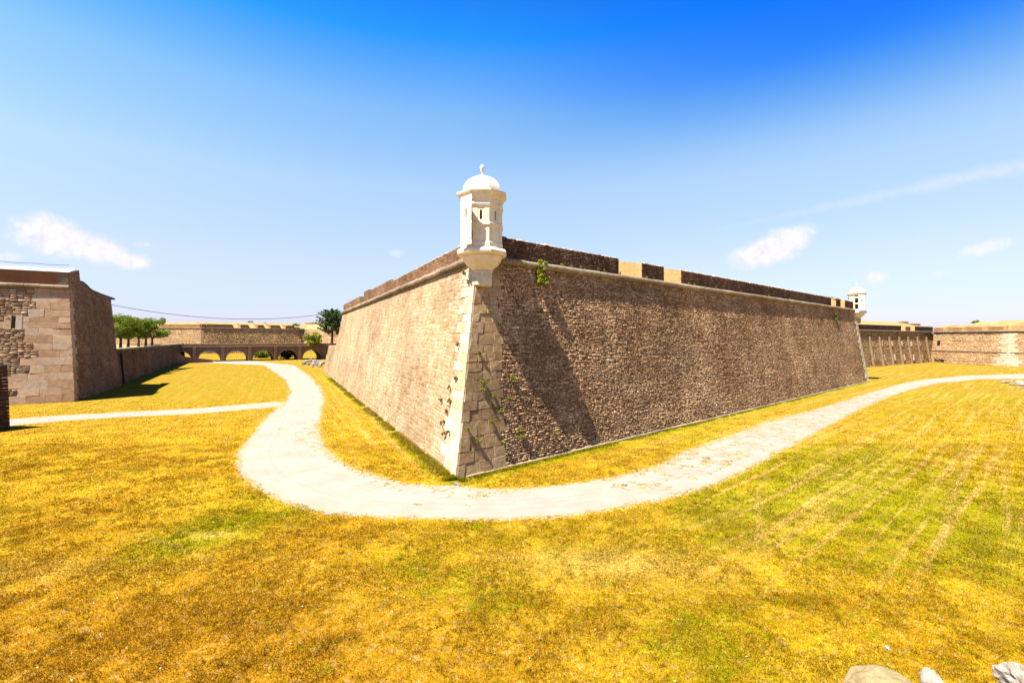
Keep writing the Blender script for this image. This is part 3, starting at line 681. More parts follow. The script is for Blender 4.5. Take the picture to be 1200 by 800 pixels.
# crumbling stones along the top edge of the parapet
def rubble_line(P, d, n, ranges, zt, count, mat, parent, spread=.7, size=.12):
    k = count; us = np.concatenate([rng.uniform(a, b_, max(4, int(k*(b_-a)/sum(r[1]-r[0] for r in ranges)))) for a, b_ in ranges]); k = len(us)
    vs = rng.uniform(.02, spread, k); s = size*rng.uniform(.5, 1.5, k)
    base = np.array([[-1, -1, -.4], [1, -1, -.4], [1, 1, -.4], [-1, 1, -.4], [-.7, -.7, .7], [.7, -.7, .7], [.7, .7, .7], [-.7, .7, .7]])
    V = base[None]*s[:, None, None]*np.stack([rng.uniform(.6, 1.2, k), rng.uniform(.6, 1.2, k), rng.uniform(.4, .8, k)], -1)[:, None, :]+rng.normal(0, .02, (k, 8, 3))
    th = rng.uniform(0, 2*PI, k); c, s_ = np.cos(th)[:, None], np.sin(th)[:, None]
    X = V[..., 0]*c-V[..., 1]*s_; Y = V[..., 0]*s_+V[..., 1]*c
    o = P[None]+us[:, None]*d[None]-vs[:, None]*n[None]
    V = np.stack([X+o[:, :1], Y+o[:, 1:], V[..., 2]+zt], -1)
    fq = [(4, 5, 6, 7), (0, 1, 5, 4), (1, 2, 6, 5), (2, 3, 7, 6), (3, 0, 4, 7)]; bs = np.arange(k)[:, None]*8
    return link('loose_stones', mesh_np('loose_stones', V.reshape(-1, 3), np.concatenate([bs+np.array(f) for f in fq]), {'rnd': np.repeat(rng.random(k), 8)}, mat), parent, kind='stuff')
M['coping'] = stone_mat('pale_coping_rubble', [(0, (.35, .26, .17)), (.5, (.52, .42, .30)), (1, (.66, .58, .46))], mott=.3)
rubble_line(lineP1, d1, n1v, ms[:3], PB+PH1, 1500, M['coping'], bast)
rubble_line(lineP1, d1, n1v, ms[3:4], PB+PH1, 1100, M['coping'], bast, spread=1.4, size=.13)
rubble_line(lineP2, d2, n2v, [(.5, e2[0])], PB+PH2, 500, M['coping'], bast, spread=.5, size=.09)
k_ = 2600; uu_ = ms[3][0]+(ms[3][1]-ms[3][0])*rng.random(k_)**.8; vv_ = rng.uniform(.2, 2.6, k_); pp_ = lineP1+d1*uu_[:, None]-n1v*vv_[:, None]
sel = fbm(uu_, vv_*0, .35, 2) > .42; pp_, vv_ = pp_[sel], vv_[sel]
fr_c = np.concatenate([pp_, (PB+PH1+.06+vv_*.19)[:, None]], -1)
V, Q_, R_ = leaf_cloud(fr_c, np.full(len(fr_c), .1), 9000, .11, .8, 1.2)
link('grass_fringe', mesh_np('grass_fringe', V, Q_, {'rnd': R_}, M['leaf_yellow']), bast, kind='stuff')
# earth fill behind the parapet
ins = offset_poly([lineP1, lineP1+d1*L1p, BT[2], BT[3], BT[4], lineP2+d2*L2p], [4.9, 1.2, 1, 1, 1, 4.9])
ins2 = offset_poly([lineP1, lineP1+d1*L1p, BT[2], BT[3], BT[4], lineP2+d2*L2p], [9.0, 3, 3, 3, 3, 9.0])
n = 6; V = [(*p, PB+.05) for p in ins]+[(*p, PB+1.72) for p in ins]+[(*p, PB+2.5) for p in ins2]
Fs = [(i, (i+1) % n, n+(i+1) % n, n+i) for i in range(n)]+[(n+i, n+(i+1) % n, 2*n+(i+1) % n, 2*n+i) for i in range(n)]+[tuple(range(2*n, 3*n))]
V = [(x_, y_, z_+(.0 if z_ < 13 else .8)) for (x_, y_, z_) in V]
link('rampart_earth', fix_normals(mesh_py('rampart_earth', V, Fs, M['earth'])), bast)

# lower wall running on from the left face
lw = thing('lower_wall', 'low sloping stone wall with a grassy top at the far left end of the bastion', 'wall', (*Lb, 0))
f2b = Face(A0-n2v*.03, d2, n2v, BAT); zl = 5.85
LP = [A0+d2*(uL-4)-n2v*.05, LE-n2v*.03, LE+np.array([14., 9.]), A0+d2*(uL-4)+np.array([12., 5.])]
LP = LP[::-1]
me, LT = prism0('wall_core', LP, zl, [.1, .1, BAT, .1], M['mortar_pale']); link('wall_core', fix_normals(me), lw)
cl_ = rows(endL, lambda z: LEN2-.12*z, .02, zl, .26, .38, .3, .45)
stones('rubble_masonry', lw, M['rubble_left'], f2b, cl_, prot=.03, pj=.02, gap=.009, jit=.016)
# grassy bank on it, leaning on the bastion end
Vb = [(*LT[2], zl+.004), (*LT[1], zl+.004), (*LT[0], zl+.004), (*LT[3], zl+.004)]
bk = A0+d2*(uL-1.0)-n2v*2.6
bank = [(*(A0+d2*(uL+3.2)-n2v*(1.3)), zl+.01), (*(A0+d2*(uL-2.0)-n2v*(1.3)), zl+.01), (*(A0+d2*(uL-2)-n2v*9), zl+.01), (*(A0+d2*(uL+3.2)-n2v*9), zl+.01),
        (*(A0+d2*(uL-2.0)-n2v*1.9), zl+3.2), (*(A0+d2*(uL-2)-n2v*9), zl+4.0)]
link('earth_bank', fix_normals(mesh_py('earth_bank', bank, [(0, 1, 2, 3), (0, 3, 5, 4), (1, 4, 5, 2), (0, 4, 1), (3, 2, 5)], M['earth'])), lw)

# ============================ SENTRY TURRETS ============================
def octa(name, prof, mat, nside=8, rot=None, smooth_=False):
    """lathe of flat facets; prof = (apothem, z) pairs; one facet looks along -Y"""
    V = []; k = nside; rot = -PI/2+PI/k if rot is None else rot
    for (r, z) in prof:
        R = r/math.cos(PI/k)
        for i in range(k): a = rot+2*PI*i/k; V.append((R*math.cos(a), R*math.sin(a), z))
    m = len(prof); Fs = [(j*k+i, j*k+(i+1) % k, (j+1)*k+(i+1) % k, (j+1)*k+i) for j in range(m-1) for i in range(k)]
    Fs += [tuple(range(k))[::-1], tuple(range((m-1)*k, m*k))]
    return mesh_py(name, V, Fs, mat, smooth_)
def turret(label, loc, s=1.0, rz=0.0):
    t = thing('sentry_turret', label, 'turret', loc, 'sentry turrets on the bastion corners'); t.scale = (s, s, s); t.rotation_euler = (0, 0, rz)
    def add(name, me): o = bpy.data.objects.new(name, me); C.objects.link(o); o.parent = t; return o
    ZT = 12.3   # local z = world z - 12.3 (s=1)
    z = lambda v: v-ZT
    # shaft with slit windows: eight panels each cut by a slit
    ap = 1.19; side = 2*ap*math.tan(PI/8); lo, hi = z(13.0), z(15.85); s0, s1 = z(14.55), z(15.12); hw = .068
    for i in range(8):
        a = -PI/2+i*PI/4; nrm = np.array([math.cos(a), math.sin(a)]); dd_ = np.array([-nrm[1], nrm[0]])
        def q(u, v, zz): p = nrm*(ap-v)+dd_*u; return (p[0], p[1], zz)
        us = [-side/2, -hw, hw, side/2]; zs = [lo, s0, s1, hi]; V = [q(u, 0, zz) for zz in zs for u in us]
        Fs = [(r*4+c, r*4+c+1, r*4+c+5, r*4+c+4) for r in range(3) for c in range(3) if not (r == 1 and c == 1)]
        b0 = len(V); V += [q(u, .3, zz) for (u, zz) in ((-hw, s0), (hw, s0), (hw, s1), (-hw, s1))]
        Fs += [(5, 6, b0+1, b0), (6, 10, b0+2, b0+1), (10, 9, b0+3, b0+2), (9, 5, b0, b0+3)]
        w_ = add('wall_panel', fix_normals(mesh_py('wall_panel', V, Fs, M['turret'])))
        # raised frames that leave sunk panels below and above
        for (za, zb, ww) in ((z(13.30), z(14.20), .62), (z(14.42), z(15.25), .40)):
            for sgn in (-1, 1):
                u0_, u1_ = sgn*ww*side/1.0*.5, sgn*side/2*.995
                a_0, b_0 = min(u0_, u1_), max(u0_, u1_)
                V = [q(a_0, -o, zz) if not (k in (0,)) else None for k, o, zz in ()] 
                V = [q(uu, vv, zz) for zz in (za, zb) for (uu, vv) in ((a_0, .01), (b_0, .01), (b_0, -.02), (a_0, -.02))]
                add('pilaster_strip', fix_normals(mesh_py('pilaster_strip', V, [(0, 1, 2, 3), (4, 5, 6, 7), (0, 1, 5, 4), (1, 2, 6, 5), (2, 3, 7, 6), (3, 0, 4, 7)], M['turret']))).parent = w_
        v_ = w_; sl = add('slit_window', mesh_py('slit_window', [q(-hw, .29, s0), q(hw, .29, s0), q(hw, .29, s1), q(-hw, .29, s1)], [(0, 1, 2, 3)], M['void'])); sl.parent = w_
    pass
    add('plinth', octa('plinth', [(ap+.06, z(13.0)), (ap+.06, z(13.22)), (ap+.002, z(13.3)), (ap+.002, z(13.0)+.01)], M['turret']))
    add('string_course', octa('string_course', [(ap, z(14.2)), (ap+.07, z(14.24)), (ap+.07, z(14.36)), (ap, z(14.42))], M['turret']))
    add('string_course', octa('string_course', [(ap, z(15.28)), (ap+.05, z(15.32)), (ap+.09, z(15.48)), (ap, z(15.56))], M['turret']))
    add('cornice', octa('cornice', [(ap, z(15.78)), (ap+.04, z(15.82)), (ap+.12, z(15.92)), (ap+.14, z(16.02)), (ap+.25, z(16.12)), (ap+.28, z(16.2)), (ap+.28, z(16.28)), (ap-.1, z(16.36))], M['turret']))
    dp = [(1.14, z(16.32))]+[(1.14*math.cos(t)**.9 if t < 1.5 else .05, z(16.32)+1.12*math.sin(t)) for t in np.linspace(.08, 1.52, 11)]
    add('dome', octa('dome', dp, M['dome']))
    fp_ = [(.16, z(17.38)), (.13, z(17.46)), (.055, z(17.56)), (.05, z(17.72)), (.11, z(17.76)), (.06, z(17.80)), (.12, z(17.88)), (.145, z(17.98)), (.10, z(18.10)), (.02, z(18.16))]
    add('finial', octa('finial', fp_, M['dome'], 12, smooth_=True))
    add('base_ledge', octa('base_ledge', [(1.1, z(12.50)), (1.34, z(12.54)), (1.45, z(12.64)), (1.47, z(12.76)), (1.40, z(12.88)), (1.26, z(12.96)), (1.2, z(13.04))], M['turret']))
    add('corbel', octa('corbel', [(.62, z(11.66)), (.66, z(11.8)), (.9, z(12.0)), (.98, z(12.06)), (1.0, z(12.14)), (1.08, z(12.2)), (1.16, z(12.4)), (1.2, z(12.5))], M['turret']))
    add('lower_corbel', octa('lower_corbel', [(.46, z(10.72)), (.60, z(10.80)), (.60, z(11.60)), (.68, z(11.66))], M['quoin']))
    add('bracket', octa('bracket', [(.07, z(10.98)), (.16, z(11.06)), (.24, z(11.28)), (.24, z(11.34)), (.2, z(11.36))], M['turret'], 12))
    t.children[-1].location = (0, -.62, 0)
    return t
turret('white domed octagonal sentry turret on the sharp front corner of the bastion', (-1.82, 29.15, 12.2))
tR = BT[1]; turret('small far white sentry turret on the right-hand shoulder of the bastion', (tR[0]+.35, tR[1]+.05, 11.65), .97, .35)

# ============================ LEFT CORNER TOWER ============================
C0 = gp(88, 470.5); dA = np.array([-9.5, 18.2]); dA /= np.linalg.norm(dA); dB = np.array([-.86, -.51]); dB /= np.linalg.norm(dB)
nA = np.array([dA[1], -dA[0]]); nB = np.array([-dB[1], dB[0]])
if nA @ (-C0) < 0: nA = -nA
if nB @ (-C0) < 0: nB = -nB
tow = thing('corner_tower', 'tan ashlar outwork with a red brick parapet and white coping, at the left edge', 'tower', (*C0, 0))
LA = 20.6; LBB = 26.0; bA, bB = .085, .17
fA = Face(C0, dA, nA, bA); fB = Face(C0, dB, nB, bB)
# corner drift of the arris in each face's u
cosab = float(dA@dB); M2 = np.array([[nA[0], nA[1]], [nB[0], nB[1]]]); sh = np.linalg.solve(M2, np.array([-bA, -bB]))
kA = float(sh@dA); kB = float(sh@dB)
ZT0 = 13.55
TPb = [C0, C0+dA*LA, C0+dA*LA+np.array([-16, 2]), C0+dB*LBB+np.array([-12, 6]), C0+dB*LBB]
area = sum(TPb[i][0]*TPb[(i+1) % 5][1]-TPb[(i+1) % 5][0]*TPb[i][1] for i in range(5))
me, TT = prism0('wall_core', TPb if area > 0 else TPb[::-1], ZT0, [bA, .1, .1, .1, bB] if area > 0 else [bB, .1, .1, .1, bA][0:5], M['mortar'])
link('wall_core', fix_normals(me), tow)
# upper wall of face A with stepped and curved top
profA = [(0, 15.4), (4.4, 16.25), (4.45, 14.75), (5.6, 14.72), (7.0, 14.45), (8.2, 14.1), (9.6, 13.95), (13, 13.8), (20.2, 13.62)]
topA = lambda u: float(np.interp(u, [p[0] for p in profA], [p[1] for p in profA]))
V = []; Fs = []
for k, (u, zt) in enumerate(profA):
    for off in (0, -1.0 if u > 4.42 else -1.0):
        for zz in (ZT0, zt): V.append(fA.pos(u+kA*ZT0, zz, off))
for k in range(len(profA)-1):
    a = k*4; b_ = a+4
    Fs += [(a, b_, b_+1, a+1), (a+2, a+3, b_+3, b_+2), (a+1, b_+1, b_+3, a+3)]
Fs += [(0, 1, 3, 2), (4*(len(profA)-1), 4*(len(profA)-1)+2, 4*(len(profA)-1)+3, 4*(len(profA)-1)+1)]
link('upper_wall', fix_normals(mesh_py('upper_wall', V, Fs, M['mortar'])), tow)
cA = rows(lambda z: kA*z+1.0, lambda z: LA+.02*z-.1*z if False else LA-.03*z, .02, ZT0-.02, .36, .75, .2, .4)
stones('coursed_masonry', tow, M['ashlar_attr'], fA, cA, prot=.02, pj=.02, gap=.008, jit=.012, bev=.02)
cA2 = rows(lambda z: kA*z+.1, lambda z: kA*ZT0+20.1, ZT0, 16.2, .3, .62, .1, .35)
cA2 = np.array([c for c in cA2 if c[3] < min(topA(c[0]-kA*ZT0), topA(c[1]-kA*ZT0))+.02])
stones('coursed_masonry', tow, M['ashlar_attr'], fA, cA2, prot=.02, pj=.015, gap=.008, jit=.008, bev=.02)
# quoin chain at the arris (face A side)
z = 0.0; k = 0
while z < ZT0-.1:
    h = .8; zt = min(z+h, ZT0); w = 1.5 if k % 2 else .95
    link('ashlar_block', block_mesh('ashlar_block', fA, kA*(z+zt)/2+.0, kA*(z+zt)/2+w, z, zt, off=.035, mat=M['ashlar'], bev=.03), tow); z = zt; k += 1
# face B: large ashlar blocks, each its own part; rough rubble at two places
slit_u, slit_z = fB.hit(16, 378)
def is_rubble(u, z):
    p = fB.pos(u, z); px = CX+F*p[0]/p[1]; py = HY-F*(p[2]-CAMZ)/p[1]
    return (px < 25 and 387 < py < 442) or (px < 38 and 335 < py < 371 and (px < 30 or py < 362)) or px < -6
z = 0.0; rub = []; k = 0
while z < ZT0-.25:
    h = random.choice([.68, .76, .84, .9]); zt = min(z+h, ZT0-.2)
    if ZT0-.2-zt < .35: zt = ZT0-.2
    zm = (z+zt)/2; u = kB*zm-.0; first = True
    while u < LBB-1:
        w = random.uniform(1.1, 2.6) if not first else random.choice([1.1, 1.7, 2.3]); first = False
        if is_rubble(u+w/2, zm) or (is_rubble(u+w*.85, zm)):
            rub.append((u, u+w, z, zt))
        elif abs(u+w/2-slit_u) < w/2+.02 and abs(zm-slit_z) < h and False: pass
        else: link('ashlar_block', block_mesh('ashlar_block', fB, u, u+w, z, zt, off=.04+random.uniform(-.008, .012), gap=.006, mat=M['ashlar'], bev=.02, jit=.02), tow)
        u += w
    z = zt; k += 1
rc = []
for (a, b_, c, d_) in rub: rc.append(rows(lambda z: a, lambda z: b_, c, d_, .26, .52, .25, .4))
stones('rough_rubble', tow, M['tower_rubble'], fB, np.concatenate(rc), prot=.05, pj=.05, gap=.014, jit=.04, back=-.05, bev=.05)
# slit window with a dressed frame
link('slit_window', block_mesh('slit_window', fB, slit_u-.17, slit_u+.17, slit_z-.75, slit_z+.72, off=.062, depth=.1, mat=M['void'], bev=.002), tow)
for (a, b_, c, d_) in ((-.75, -.17, -.8, .8), (.17, .8, -.8, .8)):
    link('window_jamb', block_mesh('window_jamb', fB, slit_u+a, slit_u+b_, slit_z+c, slit_z+d_, off=.075, mat=M['ashlar'], bev=.02), tow)
# cordon of face B, red brick band and sloping white coping
cmB = cordon_mesh(1.3); cmB.materials.clear(); cmB.materials.append(M['coping'])
TC = C0+sh*ZT0
u = 0
lay_cordon(tow, TC, dB, nB, ZT0+.08, LBB-2, cmB, 1.3)
towq = q = lambda u, v: TC+dB*u-nB*v
zb0, zb1, zb2 = ZT0+.02, 15.38, 16.2
def wedge(u0, u1, v0, v1, mat, nm, za=None, zb=None):
    V = [(*q(u0, v0), zb0), (*q(u1, v0), zb0), (*q(u1, v1), zb0), (*q(u0, v1), zb0), (*q(u0, v0), zb1 if za is None else za), (*q(u1, v0), zb1 if za is None else za), (*q(u1, v1), zb2), (*q(u0, v1), zb2)]
    return fix_normals(mesh_py(nm, V, [(0, 1, 2, 3), (4, 5, 6, 7), (0, 1, 5, 4), (1, 2, 6, 5), (2, 3, 7, 6), (3, 0, 4, 7)], M[mat]))
link('brick_parapet', wedge(.9, LBB-2, .06, 4.2, 'red_brick', 'brick_parapet'), tow)
link('parapet_corner', wedge(.02, .9, .05, 4.2, 'ashlar_attr', 'parapet_corner'), tow)
V = []
for (u0, u1) in ((.0, LBB-2),):
    for dz in (.01, .09):
        V += [(*q(u0, -.02), zb1+dz), (*q(u1, -.02), zb1+dz), (*q(u1, 4.25), zb2+dz), (*q(u0+.3, 4.25), zb2+dz)]
link('white_coping', fix_normals(mesh_py('white_coping', V, [(0, 1, 2, 3), (4, 5, 6, 7), (0, 1, 5, 4), (1, 2, 6, 5), (2, 3, 7, 6), (3, 0, 4, 7)], M['coping_white'])), tow)
# dark coping along the curved top of face A
V = []; Fs = []
pts = profA[2:]
for (u, zt) in pts:
    for off in (.07, -1.05):
        for dz in (.0, .16): V.append(fA.pos(u+kA*ZT0, zt+dz, off))
for k in range(len(pts)-1):
    a = k*4; b_ = a+4; Fs += [(a, b_, b_+1, a+1), (a+2, a+3, b_+3, b_+2), (a+1, b_+1, b_+3, a+3), (a, a+2, b_+2, b_)]
Fs += [(0, 1, 3, 2), (4*(len(pts)-1), 4*(len(pts)-1)+2, 4*(len(pts)-1)+3, 4*(len(pts)-1)+1)]
link('coping', fix_normals(mesh_py('coping', V, Fs, M['mortar_dark'])), tow)

# dark pier at the very left edge
pr = thing('stone_pier', 'dark brown stone pier cut off by the left edge of the view', 'pier', (-41.2, 39.2, 0))
pn = np.array([.93, -.37]); pd = np.array([-.37, -.93]); Pp = np.array([-41.25, 39.3])
PL = [Pp, Pp+np.array([-3.2, .4]), Pp+np.array([-3.2, .4])+pd*9, Pp+pd*9]
me, _ = prism0('wall_core', PL[::1], 5.3, [.08, .0, .0, .08], M['mortar_dark']); link('wall_core', fix_normals(me), pr)
fpz = Face(Pp, pd, pn, .08); stones('rough_masonry', pr, M['pier_dark'], fpz, rows(lambda z: 0, lambda z: 9, .02, 5.28, .3, .55), prot=.04, pj=.04, gap=.012, jit=.02)

# ============================ RETAINING WALL, TERRACE, RAMP, BRIDGE (left background) ============================
RW0 = gp(140, 451); RW1 = gp(207, 426.5); dR = (RW1-RW0)/np.linalg.norm(RW1-RW0); nR = np.array([dR[1], -dR[0]]); LRW = np.linalg.norm(RW1-RW0); zr = 5.75
RW0 = RW0-dR*6; LRW += 6+22
rw = thing('retaining_wall', 'dark brown retaining wall beside the far lawn, below the row of trees', 'wall', (*RW0, 0))
PR = [RW0, RW0+dR*LRW, RW0+dR*LRW-nR*1.4, RW0-nR*1.4]
me, _ = prism0('wall_core', PR, zr, [.08, 0, 0, 0], M['mortar_dark']); link('wall_core', fix_normals(me), rw)
fR = Face(RW0, dR, nR, .08)
stones('rubble_masonry', rw, M['retain'], fR, rows(lambda z: 0, lambda z: LRW, .02, zr-.3, .3, .5), prot=.03, pj=.03, gap=.01, jit=.02)
k = 0
while k*1.6 < LRW:
    link('coping_stone', block_mesh('coping_stone', Face(RW0-nR*.08*zr, dR, nR, 0), k*1.6, k*1.6+1.58, zr-.28, zr+.04, off=.12, depth=1.2, mat=M['cordon'], bev=.03), rw); k += 1
px_, pz_ = fR.hit(141.5, 425)
pp = thing('drain_pipe', 'dark drain pipe down the retaining wall by the tower corner', 'pipe', tuple(fR.pos(px_, 0.0, .1)))
bm = bmesh.new(); bmesh.ops.create_cone(bm, cap_ends=True, segments=8, radius1=.14, radius2=.14, depth=5.0)
for v in bm.verts: v.co = Vector(fR.pos(px_, 0, .17+.0))+Vector((v.co.x-.08*nR[0]*(v.co.z+2.5), v.co.y-.08*nR[1]*(v.co.z+2.5), v.co.z+2.5))
me = bpy.data.meshes.new('pipe'); bm.to_mesh(me); bm.free(); me.materials.append(M['iron']); link('pipe', me, pp)
# terrace behind
TER = [RW0-nR*1.38-dR*3, RW0+dR*(LRW-1)-nR*1.38, np.array([-150., 170.]), np.array([-210., 120.]), np.array([-120., 60.])]
me = mesh_py('terrace', [(*p, zr-.35) for p in TER], [tuple(range(5))], M['earth']); link('terrace', fix_normals(me), kind='structure')

B0 = np.array([-372/F*150, 150.0]); dBr = np.array([6.51, 4.0]); SP = np.linalg.norm(dBr); dBr = dBr/SP; nBr = np.array([dBr[1], -dBr[0]])
br = thing('arched_bridge', 'low brown stone bridge with a row of round arches across the far ditch', 'bridge', (*B0, 0))
fBr = Face(B0, dBr, nBr, 0); WD = 9.5; ZD = 4.65
def arch_bay(k):
    u0_, u1_ = k*SP, (k+1)*SP; c = (u0_+u1_)/2; r = 3.05; sz = .35
    nseg = 16; th = np.linspace(PI, 0, nseg+1); prof = [(c-r, -.1)]+[(c+r*math.cos(t), sz+r*math.sin(t)) for t in th]+[(c+r, -.1)]
    top = [(u0_ if i == 0 else (u1_ if i == len(prof)-1 else p[0]), ZD) for i, p in enumerate(prof)]
    V = []; Fs = []
    full = prof
    for off in (0, -WD):
        for p in full: V.append(fBr.pos(p[0], p[1], off))
        for p in full: V.append(fBr.pos(p[0], ZD, off))
        V += [fBr.pos(u0_, -.1, off), fBr.pos(u0_, ZD, off), fBr.pos(u1_, -.1, off), fBr.pos(u1_, ZD, off)]
    m_ = len(full); S = 2*m_+4
    for o in (0, S):
        for i in range(m_-1):
            if abs(full[i][0]-full[i+1][0]) > 1e-6: Fs.append((o+i, o+i+1, o+m_+i+1, o+m_+i))
        Fs.append((o+2*m_, o+0, o+m_, o+2*m_+1)); Fs.append((o+m_-1, o+2*m_+2, o+2*m_+3, o+2*m_-1))
    for i in range(m_-1): Fs.append((i, i+1, S+i+1, S+i))
    Fs.append((m_, 2*m_-1, S+2*m_-1, S+m_))
    me = mesh_py('arch_span', V, Fs, M['bridge']); return me
for k in range(-2, 6):
    asp = link('arch_span', arch_bay(k), br)
    # ring of voussoirs
    c = (k+.5)*SP; nv = 17
    for j in range(nv):
        if k < 0: break
        t0, t1 = PI*j/nv+.01, PI*(j+1)/nv-.01; V = []
        for off in (-.3, .08):
            for (rr_, t) in ((3.03, t0), (3.03, t1), (3.5, t1), (3.5, t0)): V.append(fBr.pos(c+rr_*math.cos(t), .35+rr_*math.sin(t), off))
        link('voussoir', fix_normals(mesh_py('voussoir', V, [(0, 1, 2, 3), (4, 5, 6, 7), (0, 1, 5, 4), (1, 2, 6, 5), (2, 3, 7, 6), (3, 0, 4, 7)], M['bridge_pale'])), asp)
for k in range(-2, 7): link('pilaster', block_mesh('pilaster', fBr, k*SP-.45, k*SP+.45, -.1, ZD-.02, off=.45, depth=.2, mat=M['bridge'], bev=.04), br)
link('cornice', block_mesh('cornice', fBr, -2.2*SP, 6.3*SP, ZD, ZD+.22, off=.35, depth=WD+.3, mat=M['bridge_pale'], bev=.04), br)
link('parapet', block_mesh('parapet', fBr, -2.2*SP, 6.3*SP, ZD+.2, 5.62, off=.1, depth=.6, mat=M['bridge'], bev=.04), br)
link('parapet', block_mesh('parapet', fBr, -2.2*SP, 6.3*SP, ZD+.2, 5.62, off=-WD+.6, depth=WD, mat=M['bridge'], bev=.04), br)
# ramp wall in front of the bridge's left end
rp = thing('ramp_wall', 'short dark ramp wall sloping down in front of the left end of the arched bridge', 'ramp', (*gp(216, 425), 0))
Ra, Rb, Rc = gp(196, 427), gp(216, 425.5), gp(249, 424.5)
def wallstrip(name, pts, thick, mat):
    V = []; Fs = []
    for i, (p, zt) in enumerate(pts):
        d_ = pts[min(i+1, len(pts)-1)][0]-pts[max(i-1, 0)][0]; d_ = d_/np.linalg.norm(d_); nn = np.array([-d_[1], d_[0]])
        for (o, zz) in ((0, 0), (0, zt), (thick, zt), (thick, 0)): V.append((*(p+nn*o), zz))
    for i in range(len(pts)-1):
        a = i*4; b_ = a+4; Fs += [(a, b_, b_+1, a+1), (a+1, b_+1, b_+2, a+2), (a+2, b_+2, b_+3, a+3)]
    e = 4*(len(pts)-1); Fs += [(0, 1, 2, 3), (e, e+3, e+2, e+1)]
    return fix_normals(mesh_py(name, V, Fs, mat))
link('ramp_side', wallstrip('ramp_side', [(Ra, 5.2), (Rb, 2.0), (Rb*.6+Rc*.4, 1.5), (Rc, .8)], 2.5, M['bridge']), rp)
link('ramp_coping', wallstrip('ramp_coping', [(Ra+np.array([0, -.2]), 5.4), (Rb+np.array([0, -.2]), 2.2), (Rb*.6+Rc*.4+np.array([0, -.2]), 1.7), (Rc+np.array([0, -.2]), 1.0)], .6, M['mortar_dark']), rp) if False else None

# ============================ DISTANT BASTION (left background) ============================
K0 = np.array([-365/F*230, 230.0]); K1 = np.array([-245/F*262, 262.0]); K2 = np.array([-214/F*252, 252.0]); K3 = K2+np.array([25., -8.]); KL = K0+np.array([-60., 4.])
db = thing('bastion', 'distant tan bastion with orange brick merlons behind the arched bridge', 'bastion', (*K0, 0))
PK = [KL, K0, K1, K2, K3, K3+np.array([5, 60.]), KL+np.array([0, 60.])]
me, KT = prism0('wall_core', PK, 12.15, [.18]*7, M['mortar']); link('wall_core', fix_normals(me), db)
def far_face(parent, P, Qp, zt, mat, name='rubble_masonry', bat=.18, h=.45, w=.8, trim=2.0):
    d_ = (Qp-P)/np.linalg.norm(Qp-P); n_ = np.array([d_[1], -d_[0]]); L = np.linalg.norm(Qp-P); f = Face(P, d_, n_, bat)
    stones(name, parent, mat, f, rows(lambda z: trim*z/zt, lambda z: L-trim*z/zt, .02, zt, h, w), prot=.04, pj=.04, gap=.015, jit=.03, bev=.04); return f, L
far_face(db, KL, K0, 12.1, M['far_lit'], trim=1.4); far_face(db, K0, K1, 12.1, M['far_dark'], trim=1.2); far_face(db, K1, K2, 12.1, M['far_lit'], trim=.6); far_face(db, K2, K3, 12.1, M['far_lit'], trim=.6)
for (a, b_) in ((KT[0], KT[1]), (KT[1], KT[2])):
    d_ = (b_-a)/np.linalg.norm(b_-a); n_ = np.array([d_[1], -d_[0]]); L = np.linalg.norm(b_-a)
    link('cordon', block_mesh('cordon', Face(a, d_, n_, 0), 0, L, 12.16, 12.6, off=.35, depth=1, mat=M['cordon'], bev=.1), db)
    us = [(L*k/1.0) for k in ()]
dK1 = (KT[1]-KT[0])/np.linalg.norm(KT[1]-KT[0]); nK1 = np.array([dK1[1], -dK1[0]]); LK1 = np.linalg.norm(KT[1]-KT[0])
dK2 = (KT[2]-KT[1])/np.linalg.norm(KT[2]-KT[1]); nK2 = np.array([dK2[1], -dK2[0]]); LK2 = np.linalg.norm(KT[2]-KT[1])
def sloped_merlon(P, d, n, u0, u1, z0, z1, depth, rise, fl, mat, parent):
    me = merlon('merlon', P, d, n, u0, u1, z1, depth, fl, fl, mat=mat, side=mat, z0=z0, rise=rise); link('merlon', me, parent)
for px0, px1 in ((186, 200), (199, 234)): 
    a, b_ = u_on(KT[0], dK1, px0), u_on(KT[0], dK1, px1); sloped_merlon(KT[0], dK1, nK1, a, b_, 12.55, 14.2, 5, 1.0, 0, 'far_orange', db)
for px0, px1 in ((236, 240.5), (242, 272), (282, 291), (302, 309), (317, 328), (335, 345)):
    a, b_ = u_on(KT[1], dK2, px0), u_on(KT[1], dK2, px1); sloped_merlon(KT[1], dK2, nK2, a, b_, 12.55, 14.35, 6, .9, .8, 'far_orange', db)
ins = offset_poly(KT, [5.5, 5.5, 5.5, 3, 3, 3, 3]); ins2 = offset_poly(KT, [10, 10, 10, 10, 10, 10, 10]); n = 7
V = [(*p, 12.2) for p in KT]+[(*p, 14.9) for p in ins]+[(*p, 15.6) for p in ins2]
V[3:5] = [(*KT[3], 12.2), (*KT[4], 12.2)]
Fs = [(i, (i+1) % n, n+(i+1) % n, n+i) for i in range(n)]+[(n+i, n+(i+1) % n, 2*n+(i+1) % n, 2*n+i) for i in range(n)]+[tuple(range(2*n, 3*n))]
link('rampart_earth', fix_normals(mesh_py('rampart_earth', V, Fs, M['earth'])), db)
for (px, w, dpt) in ((357, 9, 20), (369, 8, 20)):
    Yq = 275; Xq = (px-CX)/F*Yq
    link('parapet_block', box_mesh('parapet_block', Xq, Xq+w/F*Yq, Yq, Yq+4, 14.2, 16.4, M['far_orange'], .2), db)

